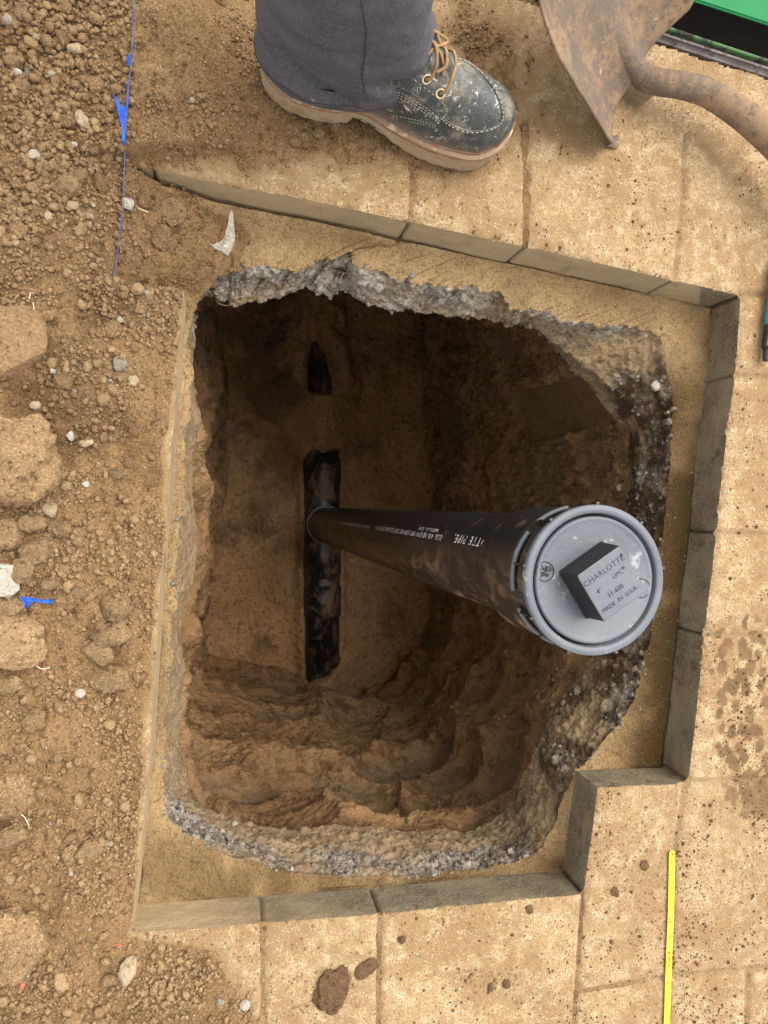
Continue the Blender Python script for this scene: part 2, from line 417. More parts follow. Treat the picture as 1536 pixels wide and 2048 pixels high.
# ------------------------------------------------------------------ pavement (one sheet out to the far ground, the excavation cut out of it)
def axis(a, b, st, far):
    m = np.arange(a, b+st, st); o = []; s = st; v = m[-1]
    while v < far: s *= 1.35; v += s; o.append(v)
    o2 = []; s = st; v = m[0]
    while v > -far: s *= 1.35; v -= s; o2.append(v)
    return np.concatenate([o2[::-1], m, o])
def clip_sheet(name, gx, gy, zf, m, attrs, inner=None, snap=.0045, sel=None, keepin=None):
    X, Y = np.meshgrid(gx, gy); nr, nc = X.shape; X = X.ravel(); Y = Y.ravel()
    ins, d, qx, qy = poly_query(X, Y, OUT)
    if keepin is not None: ins &= ~keepin(X, Y)
    sn = ins & (d < snap); X = np.where(sn, qx, X); Y = np.where(sn, qy, Y)
    ok = ~ins | sn
    if sel is not None: ok &= sel(X, Y)
    F = grid_faces(nr, nc); F = F[ok[F].all(1)]
    d = np.where(ins, 0, d)
    Z, at = zf(X, Y, d)
    used = np.unique(F); re = np.full(len(X), -1); re[used] = np.arange(len(used))
    return np_mesh(name, np.stack([X, Y, Z], -1)[used], re[F], m, attrs={k: v[used] for k, v in at.items()})
PAVERS = [([(1168,1790),(1197,1577),(1370,1575),(1340,1955),(1150,1988)], .55), ([(760,1830),(1168,1790),(1150,2200),(752,2200)], .05), ([(525,1850),(760,1830),(752,2200),(532,2200)], .3),
 ([(1382,1563),(1410,1270),(1800,1276),(1800,1553)], .2), ([(1410,1270),(1435,1065),(1800,1082),(1800,1276)], .45), ([(1435,1065),(1474,750),(1800,775),(1800,1082)], .0), ([(1474,750),(1483,590),(1800,585),(1800,775)], .35),
 ([(1370,1575),(1380,1563),(1800,1553),(1800,1925),(1500,1940),(1340,1955)], .75), ([(1052,492),(1052,60),(1372,200),(1350,560)], .4), ([(1350,560),(1372,200),(1800,300),(1800,585),(1483,590)], .1), ([(822,442),(826,300),(1052,300),(1052,492)], .65)]
def paver_tone(x, y):
    t = np.full(x.shape, .3)
    for P_, v in PAVERS: t = np.where(poly_query(x, y, np.array([W(*p, 0)[:2] for p in P_]))[0], v, t)
    return t
def chip(x, y): return .0045*sm(.12, .42, fbm(x, y, x*0, 45, 3, .6))+.0006
def zf_pave(x, y, d):
    z, jd = pave_z(x, y)
    z = z-(.0012+chip(x, y))*np.exp(-(d/.0030)**1.5)
    px, py = PX(x, y, 0.0)
    n1 = fbm(x, y, x*0, 60, 4, .6)
    box = np.exp(-(np.maximum(np.abs(px-1500)-40, 0)/45)**2-(np.maximum(np.abs(py-1390)-110, 0)/70)**2)
    w1 = worley(x+.004*fbm(x, y, x*0, 70, 2), y*.75, x*0, 52)[0]+.25*fbm(x+2, y, x*0, 22, 3)
    st = sm(.40, .45, (.80-w1*.95)*box+n1*.20+.04)
    box2 = np.exp(-((px-1520)/70)**2-((py-1590)/60)**2); st = np.maximum(st, sm(.3, .5, box2*.8+n1*.5))
    T = soil_T(x, y); dust = sm(-.006, .0005, T+.0025*fbm(x, y, x*0, 50, 3))
    bm_ = np.exp(-((px-800)/300)**2-((py-400)/60)**2)
    dust = np.maximum(dust, .5*bm_*sm(-.3, .3, fbm(x, y, x*0, 20, 4)))
    gap = sm(.0, .003, beyond(x, y)+.005*fbm(x, y, x*0, 70, 3))
    return z, {'gap': gap, 'tone': paver_tone(x, y), 'stain': st, 'dust': dust, 'joint': np.exp(-(jd/.0028)**2)}
pav = clip_sheet('pavement', axis(-.46, .84, .003, 14), axis(-.84, .80, .003, 14), zf_pave, M['paver'], None)
tag(pav, kind='structure')

# ------------------------------------------------------------------ loose soil sheet
EXT = np.array([W(*p, 0)[:2] for p in [(215, 320), (252, 318), (310, 340), (420, 364), (600, 398), (560, 470), (440, 520), (392, 570), (366, 582), (215, 575)]])
def soil_z(x, y, d=None):
    T = soil_T(x, y); px, py = PX(x, y, 0.0)
    inE = poly_query(x, y, EXT)[0] & poly_query(x, y, OUT)[0]
    amp = np.clip(T/.010, 0, 1)
    coarse = sm(480, 200, px)*(.5+.5*sm(-.2, .3, fbm(x, y, x*0, 5, 3)))
    f1, f2, c = worley(x+.004*n3(x*60, y*60, x*0), y, x*0, 75); cob = np.sqrt(np.clip(1-(f1/.62)**2, 0, 1))*c
    g1, g2, c2 = worley(x, y+.003*n3(x*90, y*90, x*0), x*0, 190); cob2 = np.sqrt(np.clip(1-(g1/.62)**2, 0, 1))*c2
    h = T+amp*(.0050*cob*coarse+.0022*cob2+.004*fbm(x, y, x*0, 22, 4))
    ex = .006-.040*sm(228, 350, px+18*fbm(x, y, x*0, 30, 3))-.024*sm(330, 480, px+(py-450)*.15+50*fbm(x, y, x*0, 14, 3))+.004*fbm(x, y, x*0, 12, 4)+.004*cob2+.004*cob-.012*sm(480, 570, py)
    ex = ex-.030*sm(430, 560, px+110*fbm(x, y, x*0, 12, 4))-.02*sm(500, 590, py+.35*px-130)
    h = np.where(inE, ex, h)
    if d is not None: h = np.where(inE, h, h-.0025*np.exp(-d/.004))
    return h
def inE(x, y): return poly_query(x, y, EXT)[0]
def soil_sel(x, y):
    ii_, d_, _, _ = poly_query(x, y, OUT); e_ = inE(x, y); p_ = PX(x, y, 0.0)[0]
    return ((soil_T(x, y) > -.0045) | e_) & ~(ii_ & e_ & (d_ < .0048) & (p_ > 275))
soil = clip_sheet('soil', np.arange(-.42, .56, .0024), np.arange(-.80, .76, .0024), lambda x, y, d: (soil_z(x, y, d), {}), M['soil'], None,
    sel=soil_sel, keepin=inE)
tag(soil, kind='structure')

# ------------------------------------------------------------------ excavation loft: paver sides, sand ledge, broken gravel band, pit wall
def v3(xy, z): return np.concatenate([xy, np.full((len(xy), 1), z)], 1)
zt, _ = pave_z(LO[:, 0], LO[:, 1])
top = np.concatenate([LO, (zt-.0012-chip(LO[:, 0], LO[:, 1]))[:, None]], 1); bot = v3(LO, ZB)
U, L_, Wl, Fl = cat(C_U), cat(C_L), cat(C_W), cat(C_F)
def jit(C, a, f, o=4):
    C = C.copy(); q = [C[:, 0].copy(), C[:, 1].copy(), np.full(len(C), .3)]
    qx, qy = PX(C[:, 0], C[:, 1], C[0, 2]); w = .35+.65*sm(720, 640, qy)
    C[:, 0] += a*w*fbm(*q, f, o, .65); C[:, 1] += a*w*fbm(q[0]+5, q[1], q[2], f, o, .65); return C
U = jit(U, .013, 32); L_ = jit(L_, .010, 36)
# inward normal of the outline
tn = np.roll(LO, -1, 0)-np.roll(LO, 1, 0); tn /= np.linalg.norm(tn, axis=1)[:, None]+1e-9
cen = LO.mean(0); nin = np.stack([tn[:, 1], -tn[:, 0]], 1)
def rows(A, B, n, ease=None, last=False):
    t = np.linspace(0, 1, n, endpoint=last)
    return [A*(1-u)+B*u for u in t]
R = []; LV = []
r0 = rows(top, bot, 22, last=True); R += r0; n_wall = len(R)
bot2 = bot.copy()
r1 = rows(bot, U, 46)[1:]; R += r1; n_led = len(R)
R += rows(U, L_, 34); n_band = len(R)
R += rows(L_, Wl, 26); n_shelf = len(R)
NW = 330
for t in np.linspace(0, 1, NW):
    sxy = t**.8
    P = Wl*(1-t)+Fl*t
    P[:, :2] = Wl[:, :2]*(1-sxy)+Fl[:, :2]*sxy
    R.append(P)
# carry the wall a little below the floor
R.append(Fl+np.array([0, 0, -.05])); R = np.array(R); NR = len(R)
x, y, z = R[..., 0], R[..., 1], R[..., 2]
dr = np.gradient(R, axis=0); dc = np.roll(R, -1, 1)-np.roll(R, 1, 1); Nn = np.cross(dc, dr)
Nn /= np.linalg.norm(Nn, axis=2)[..., None]+1e-12
# make normals point into the open pit / up
mid = np.array([.27, -.02, -.6]); s_ = np.sign(((mid-R)*Nn).sum(2)); 
sgn = 1.0 if np.median(s_[n_shelf:]) > 0 else -1.0
Nn *= sgn
row = np.arange(NR)[:, None]*np.ones((1, MS))
D = np.zeros((NR, MS)); wallm = row < n_wall; ledm = (row >= n_wall) & (row < n_led); bandm = (row >= n_led) & (row < n_shelf)
shm = (row >= n_band) & (row < n_shelf); pitm = row >= n_shelf
jd = joint_d(LO[:, 0], LO[:, 1])[None, :]*np.ones((NR, 1))
px, py = PX(x, y, z); PXR, PYR = px, py
# paver sides
wD = .0007*fbm(x, y, z, 40, 4)-.005*np.exp(-(jd/.0022)**2)+.0018*np.abs(fbm(x, y, z*2, 14, 3))
# ledge of bedding sand: gentle hollows and a raised, crumbly far edge
tl = np.clip((row-n_wall)/(n_led-n_wall), 0, 1)
lD = .0035*fbm(x, y, z, 14, 5)*np.sin(np.pi*np.clip(tl, 0, 1))+.0012*fbm(x, y, z, 120, 3)+.004*tl*np.maximum(fbm(x, y, z, 60, 3), 0)+(.020+.012*fbm(x, y, z, 12, 3))*np.exp(-(tl/.28)**2)*sm(1150, 520, px)*sm(660, 590, py)+.016*np.exp(-(tl/.35)**2)*sm(460, 330, px)*sm(560, 480, py)+.006*np.exp(-(tl/.15)**2)*sm(-.1, .3, fbm(x, y, z, 9, 3))
# gravel band: stones
f1, f2, c1 = worley(x, y, z, 85, 3); g1, g2, c2 = worley(x, y, z, 190, 3)
bD = .008*fbm(x, y, z, 16, 5, .6)+.0055*np.sqrt(np.clip(1-(f1/.7)**2, 0, 1))*c1+.0025*np.sqrt(np.clip(1-(g1/.7)**2, 0, 1))*c2-.004
ragg = .010*fbm(x, y, z, 28, 4, .6)
rag_w = np.exp(-((row-n_led)/10.0)**2)
leftf = sm(445, 415, px)*sm(640, 700, py)*sm(1580, 1520, py)
la1, la2, lac = worley(np.arange(MS)[None, :]*.0024*np.ones((NR, 1)), z*.5, z*0, 11)
bD = bD*(1-.6*leftf)+leftf*(.006-.016*np.clip(1-(la1/.75)**2, 0, 1)*np.clip((row-n_led)/12.0, 0, 1))
bD = bD+ragg*rag_w
# pit wall: spade scoops, cracks and slumps
wa = np.arange(MS)/MS
# arc-length around the pit so scoops are a constant real size
arc = np.concatenate([[0], np.cumsum(np.linalg.norm(np.diff(Wl, axis=0), axis=1))])[None, :]*np.ones((NR, 1))
sc1, sc2, cs = worley(arc*.8+.02*fbm(x, y, z, 8, 2), z*.8+.02*fbm(x, y, z, 9, 2), z*0, 8.5)
scoop = -np.clip(1-(sc1/.80)**2, 0, 1)*(.45+.55*cs)
crag = sm(.35, .55, x)*sm(-.30, -.12, y)
pD = (.085-.04*crag)*scoop+(.012+.014*crag)*fbm(x, y, z*.7, 6, 5, .55)+(.011+.020*crag)*np.abs(fbm(x, y, z*1.5, 20, 5, .65))+(.004+.006*crag)*fbm(x, y, z*2.0, 62, 3, .65)
strat = .0022*np.abs(n3(arc*6, z*85+2*n3(arc*9, z*5, z*0), z*0))*sm(-.1, .3, n3(arc*5, z*5, z*0+4)+.2)
pD = pD+strat*1.5
tz = np.clip((ZW-z)/(-ZF+ZW), 0, 1)
pD = pD*sm(-.02, .05, tz)+.010*fbm(x, y, z, 12, 4)*sm(.05, 0, tz)
# the flat square niche cut by the spade in the right wall
D = np.where(wallm, wD, 0)+np.where(ledm, lD, 0)+np.where(bandm, bD, 0)+np.where(pitm, pD, 0)
nu_ = (px-1112)*.97-(py-818)*.24; nw_ = (px-1112)*.24+(py-818)*.97
nich = sm(1.0, .86, np.abs(nu_)/98)*sm(1.0, .80, np.abs(nw_)/54)*pitm*(x > .4)
D = D*(1-nich)-.030*nich
# blend at the transitions, nothing moves at the pavers' top edge nor at their foot
fade = np.ones(NR); fade[0] = 0; fade[1] = .5
for k in (n_wall-1, n_wall): fade[k] = .3
D = D*fade[:, None]
Dk = D.copy()
for k in range(-5, 6):                                            # smooth the changes of zone
    pass
def blend(k, w):
    a = D[k-w-1].copy(); b = D[k+w].copy()
    for i in range(-w, w):
        u = (i+w)/(2*w); D[k+i] = D[k+i]*abs(2*u-1)+(1-abs(2*u-1))*(a*(1-u)+b*u)
blend(n_shelf, 5)
disp = Nn*D[..., None]
R2 = R+disp
grey = np.zeros((NR, MS)); tb = np.clip((row-n_led)/(n_band-n_led), 0, 1)
gn = fbm(x, y, z, 12, 4)
bottomside = sm(1560, 1640, py)+sm(1180, 1240, px)*sm(700, 800, py)+sm(660, 600, py)+sm(385, 340, px)*.8
grey = np.where((row >= n_led-5) & (row < n_band+3), np.clip(.12+bottomside*.55+gn*1.9, 0, 1), 0)
grey = np.where((row >= n_band+3) & (row < n_shelf), np.clip(gn*2.2+.12, 0, 1), grey)
grey = np.where((row > n_led-10) & (row < n_led-5), np.clip(gn*3-.6, 0, 1), grey)
grey = np.where((tb > .14) | (row >= n_band), grey*(1-leftf), grey)
inner = sm(1500, 1600, py)*sm(1560, 1500, px)
grey = np.where(row >= n_band-8, grey*(1-.8*inner), grey)
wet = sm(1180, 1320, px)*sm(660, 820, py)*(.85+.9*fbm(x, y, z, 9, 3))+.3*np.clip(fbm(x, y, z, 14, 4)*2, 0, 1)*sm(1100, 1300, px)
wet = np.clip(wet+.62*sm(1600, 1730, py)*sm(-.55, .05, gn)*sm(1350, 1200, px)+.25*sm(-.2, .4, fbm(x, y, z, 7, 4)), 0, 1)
smear = np.clip(sm(.35, .8, -scoop)*sm(-.1, .25, fbm(x, y, z, 5, 3))*1.4+nich*1.4, 0, 1)
dustw = np.clip(sm(700, 380, px)*1.0+sm(760, 640, py)*.85*(px < 1400)+fbm(x, y, z, 10, 3)*.6, 0, 1)
jw = np.exp(-(jd/.0020)**2)
def part_of(name, a, b, m, attrs, kind='structure'):
    V = R2[a:b].reshape(-1, 3); F = grid_faces(b-a, MS, True)
    if sgn < 0: F = F[:, ::-1]
    o = np_mesh(name, V, F, m, attrs={k: v[a:b].ravel() for k, v in attrs.items()})
    return tag(o, kind=kind)
part_of('paver_sides', 0, n_wall, M['side'], {'dust': dustw, 'joint': jw})
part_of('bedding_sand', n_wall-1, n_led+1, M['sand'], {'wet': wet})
crust = np.clip(sm(700, 600, py)*sm(1330, 1250, px)*(1-.75*tb)+leftf*sm(.2, .08, tb), 0, 1)
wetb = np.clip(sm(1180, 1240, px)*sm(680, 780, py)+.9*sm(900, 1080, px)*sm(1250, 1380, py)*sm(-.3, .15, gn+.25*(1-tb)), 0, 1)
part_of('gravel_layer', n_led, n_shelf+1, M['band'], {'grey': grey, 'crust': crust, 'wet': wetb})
part_of('pit_wall', n_shelf, NR, M['pit'], {'smear': smear})

# ------------------------------------------------------------------ pit floor
MAINX = .297
def floor_z(x, y):
    f1, f2, c = worley(x, y, x*0, 60); cob = np.sqrt(np.clip(1-(f1/.62)**2, 0, 1))*c*sm(.55, .8, c)
    g1, g2, c2 = worley(x+3, y, x*0, 150); cob2 = np.sqrt(np.clip(1-(g1/.62)**2, 0, 1))*c2
    h = ZF+.018*fbm(x, y, x*0, 4, 4)+.010*cob+.0035*cob2+.006*fbm(x, y, x*0, 18, 4)
    px, py = PX(x, y, -1.45)
    dx = np.abs(x-MAINX)
    cover = sm(925, 895, py+18*fbm(x, y, x*0, 14, 3))*sm(770, 800, py+10*fbm(x, y, x*0, 14, 3))
    cover = np.maximum(cover, sm(1330, 1352, py+22*(x-MAINX)/.06+14*fbm(x, y, x*0, 14, 3)))
    h = h+.125*cover*np.exp(-(dx/.085)**2)
    side = np.where(py < 790, 2*.0+.130*np.exp(-((x-MAINX-.026-.03*fbm(x, y, x*0, 9, 3)-.06*sm(660, 790, py)+.02)/.052)**2)+.105*np.exp(-((x-MAINX+.095+.03*fbm(x+4, y, x*0, 9, 3))/.05)**2), 0)           # only a sliver of the far pipe is bare
    h = h+side*sm(800, 760, py)+.034*np.exp(-((dx-.066-.010*fbm(x, y, x*0, 12, 3))/.020)**2)*(1-cover)
    return h
fx = np.arange(-.16, .74, .0042); fy = np.arange(-.70, .98, .0042)
FX, FY = np.meshgrid(fx, fy); FZ = floor_z(FX, FY)
pf = np_mesh('pit_floor', np.stack([FX, FY, FZ], -1).reshape(-1, 3), grid_faces(*FX.shape), M['floor'])
tag(pf, kind='structure')

# ------------------------------------------------------------------ stone prototypes and the scatter of crumbs
def ico(sub, r=1.0):
    bm = bmesh.new(); bmesh.ops.create_icosphere(bm, subdivisions=sub, radius=r)
    bm.verts.ensure_lookup_table()
    V = np.array([v.co[:] for v in bm.verts]); F = np.array([[v.index for v in f.verts] for f in bm.faces]); bm.free()
    return V, F
def lump(sub, seed, amp=.28, facet=.0, sq=(1, 1, .75), fq=1.3):
    V, F = ico(sub); o = seed*13.7
    d = 1+amp*fbm(V[:, 0]+o, V[:, 1]-o, V[:, 2]+.5*o, fq, 5, .55)
    V = V*d[:, None]
    if facet:
        rr = np.random.default_rng(seed)
        for _ in range(7):
            nn = rr.normal(size=3); nn /= np.linalg.norm(nn); h = V @ nn; c = (.62+.25*rr.random())
            V = V-np.clip(h-c, 0, None)[:, None]*nn*facet
    return V*np.array(sq), F
PRO2 = [lump(2, i, .34, 1.0, (1, .8+.3*(i % 3)/2, .6+.1*(i % 4))) for i in range(12)]
PRO1 = [lump(1, i+50, .35, .6, (1, .8+.3*(i % 3)/2, .7)) for i in range(12)]
def scatter(name, pts, rads, tint, m, protos, kind='stuff', sink=.5):
    Vs, Fs, Ts, off = [], [], [], 0; n = len(pts)
    which = rng.integers(0, len(protos), n); a = rng.random(n)*6.283; b = rng.normal(size=n)*.5; c = rng.normal(size=n)*.5
    for k, (PV, PF) in enumerate(protos):
        id_ = np.where(which == k)[0]
        if len(id_) == 0: continue
        ca, sa = np.cos(a[id_]), np.sin(a[id_]); cb, sb = np.cos(b[id_]), np.sin(b[id_]); cc, sc = np.cos(c[id_]), np.sin(c[id_])
        X, Y, Z = PV.T; X = X[None]; Y = Y[None]; Z = Z[None]
        y1 = cb[:, None]*Y-sb[:, None]*Z; z1 = sb[:, None]*Y+cb[:, None]*Z
        x2 = cc[:, None]*X+sc[:, None]*z1; z2 = -sc[:, None]*X+cc[:, None]*z1
        x3 = ca[:, None]*x2-sa[:, None]*y1; y3 = sa[:, None]*x2+ca[:, None]*y1
        r = rads[id_][:, None]; p = pts[id_]
        V = np.stack([x3*r+p[:, 0:1], y3*r+p[:, 1:2], z2*r+p[:, 2:3]+r*sink], -1)
        Vs.append(V.reshape(-1, 3)); Fs.append((PF[None]+(np.arange(len(id_))*len(PV))[:, None, None]).reshape(-1, 3)+off)
        Ts.append(np.repeat(tint[id_], len(PV))); off += len(id_)*len(PV)
    o = np_mesh(name, np.concatenate(Vs), np.concatenate(Fs), m, smooth=False, attrs={'tint': np.concatenate(Ts)})
    return tag(o, kind=kind)
def rnd_tint(n, pale=.015):
    t = rng.random(n); return np.where(rng.random(n) < pale, 2.0, t)
def ground_z(x, y):
    z, _ = pave_z(x, y); T = soil_T(x, y)
    return np.where((T > -.0045) | inE(x, y), np.maximum(soil_z(x, y), np.where(inE(x, y) & poly_query(x, y, OUT)[0], -1, z)), z)
# fine crumbs
N = 150000
x = rng.uniform(-.36, .60, N); y = rng.uniform(-.72, .72, N)
px, py = PX(x, y, 0.0); T = soil_T(x, y); ins, dd, _, _ = poly_query(x, y, OUT); ie = inE(x, y)
cl = fbm(x, y, x*0, 11, 4)
dens = sm(-.0035, .004, T)*(.10+1.6*sm(-.12, .28, cl))
dens = np.where(ins, np.where(ie & (px < 400) & (py < 545), .6*sm(410, 300, px)+.1, 0), dens)
dens = np.where(px < 270, np.where(py < 480, 1.0, dens), dens)
ok = (rng.random(N) < dens*.60) & (px > -60) & (py > -60) & (py < 2110)
x, y, px, py = x[ok], y[ok], px[ok], py[ok]; n = len(x)
big = np.where((px < 270) & (py < 520), 1.35, 1.0)*(.8+.5*sm(-.2, .3, cl[ok]))*np.where((py > 1850), 1.15, 1)*np.where(px > 500, .7, 1)
r = np.clip(rng.lognormal(math.log(.00145), .42, n), .0007, .0045)*big
scatter('soil_crumbs', np.stack([x, y, ground_z(x, y)], -1), r, rnd_tint(n), M['clod'], PRO1)
# middling lumps, thick in the gravelly corner and in drifts elsewhere
N = 16000
x = rng.uniform(-.34, .30, N); y = rng.uniform(-.70, .66, N); px, py = PX(x, y, 0.0)
T = soil_T(x, y); ins = poly_query(x, y, OUT)[0]; cl = fbm(x+3, y, x*0, 9, 4)
dens = np.where(py < 480, sm(275, 235, px), sm(-.05, .3, cl)*.45*sm(.002, .010, T)); dens = np.where(py > 1860, .5*sm(0, .25, cl+.1)*sm(520, 250, px), dens)
dens = np.where(ins, 0, dens)
ok = (rng.random(N) < dens) & (px > -50) & (py > -50) & (py < 2100); x, y, py = x[ok], y[ok], py[ok]; n = len(x)
r = np.clip(rng.lognormal(math.log(.0030), .33, n), .0018, .0062)
scatter('soil_lumps', np.stack([x, y, ground_z(x, y)], -1), r, rnd_tint(n, .006), M['clod'], PRO2, sink=.45)
# sparse grit lying on the bare pavers
N = 9000
x = rng.uniform(-.2, .80, N); y = rng.uniform(-.78, .60, N); ins, dd, _, _ = poly_query(x, y, OUT); c_ = fbm(x, y, x*0, 6, 3)
ok = ~ins & (rng.random(N) < .25+1.0*sm(0, .4, c_)) & (beyond(x, y) < -.002); x, y = x[ok], y[ok]; n = len(x)
scatter('paver_grit', np.stack([x, y, ground_z(x, y)], -1), np.clip(rng.lognormal(math.log(.0007), .45, n), .0004, .0025), np.where(rng.random(n) < .2, 2, rng.random(n)*.3), M['clod'], PRO1)
N = 22000
x = rng.uniform(.1, .80, N); y = rng.uniform(-.78, .50, N); ins = poly_query(x, y, OUT)[0]; px, py = PX(x, y, 0.0)
cl = fbm(x, y+7, x*0, 10, 4, .65)
ok = ~ins & (rng.random(N) < (.10+1.0*sm(.0, .35, cl))*(.25+.75*sm(1150, 1500, py))*(.5+.5*sm(900, 1400, px))) & (beyond(x, y) < -.004); x, y = x[ok], y[ok]; n = len(x)
scatter('mud_specks', np.stack([x, y, ground_z(x, y)], -1), np.clip(rng.lognormal(math.log(.00115), .45, n), .0006, .0035), rng.random(n)*.7, M['mud'], PRO1, sink=.05)
# stones bedded in the broken gravel layer: sit on its own surface
def from_rows(a, b, n, wfun=None):
    ii = rng.integers(a, b, n); jj = rng.integers(0, MS, n)
    if wfun is not None:
        k = rng.random(n) < wfun(ii, jj); ii, jj = ii[k], jj[k]
    return R2[ii, jj], ii, jj
Pn, ii, jj = from_rows(n_led-3, n_shelf, 7000, lambda i, j: np.clip(grey[i, j]*1.3-.25, 0, 1)*np.where(PYR[i, j] < 680, .25, .75)*np.where(PXR[i, j] < 385, .3, 1)*(1-.5*wetb[i, j]))
scatter('gravel_stones', Pn, np.clip(rng.lognormal(math.log(.0028), .45, len(Pn)), .001, .009), np.where(rng.random(len(Pn)) < .04, 2, rng.random(len(Pn))*np.where(wetb[ii, jj] > .3, .5, 1.0)), M['gray'], PRO2, sink=-.15)
Pn, ii, jj = from_rows(n_wall, n_led, 5000, lambda i, j: .3+.7*(grey[i, j] > .1))
scatter('sand_grit', Pn, np.clip(rng.lognormal(math.log(.0008), .4, len(Pn)), .0005, .003), rnd_tint(len(Pn), .1), M['clod'], PRO1, sink=.1)
# crumbs on the pit floor
N = 9000; x = rng.uniform(-.10, .68, N); y = rng.uniform(-.60, .92, N)
ok = rng.random(N) < .2+.8*sm(0, .3, fbm(x, y, x*0, 5, 3)); ok &= np.abs(x-MAINX) > .055; x, y = x[ok], y[ok]
scatter('floor_crumbs', np.stack([x, y, floor_z(x, y)], -1), np.clip(rng.lognormal(math.log(.0026), .5, len(x)), .001, .012), rnd_tint(len(x), .012), M['clod'], PRO1)
# crumbs caught on the pit wall
Pn, ii, jj = from_rows(n_shelf, NR-8, 5000)
scatter('wall_crumbs', Pn, np.clip(rng.lognormal(math.log(.0022), .5, len(Pn)), .001, .008), rnd_tint(len(Pn), .01), M['clod'], PRO1, sink=0)

# ------------------------------------------------------------------ clods and stones one can point at
def _f(): pass
def clod(name, px, py, rx, ry, label, cat, m, seed, hz=.6, z0=None, facet=.5, amp=.25, rot=0, sub=4, group=None, fq=1.3):
    p = W(px, py, .01); z = float(ground_z(np.array([p[0]]), np.array([p[1]]))[0]) if z0 is None else z0
    p = W(px, py, z); s = (HC-z)/FPX
    V, F = lump(sub, seed, amp, facet, (1, 1, 1), fq)
    rx, ry = rx*s*1.02, ry*s*1.02; h = min(rx, ry)*hz
    V = V*np.array([rx, ry, h]); a = math.radians(rot)
    V = np.stack([V[:, 0]*math.cos(a)-V[:, 1]*math.sin(a), V[:, 0]*math.sin(a)+V[:, 1]*math.cos(a), V[:, 2]], -1)
    t = np.full(len(V), .3+.5*((seed*.37) % 1))
    o = np_mesh(name, V, F, m, attrs={'tint': t}); o.location = (p[0], p[1], z+h*.5)
    return tag(o, label, cat, group)
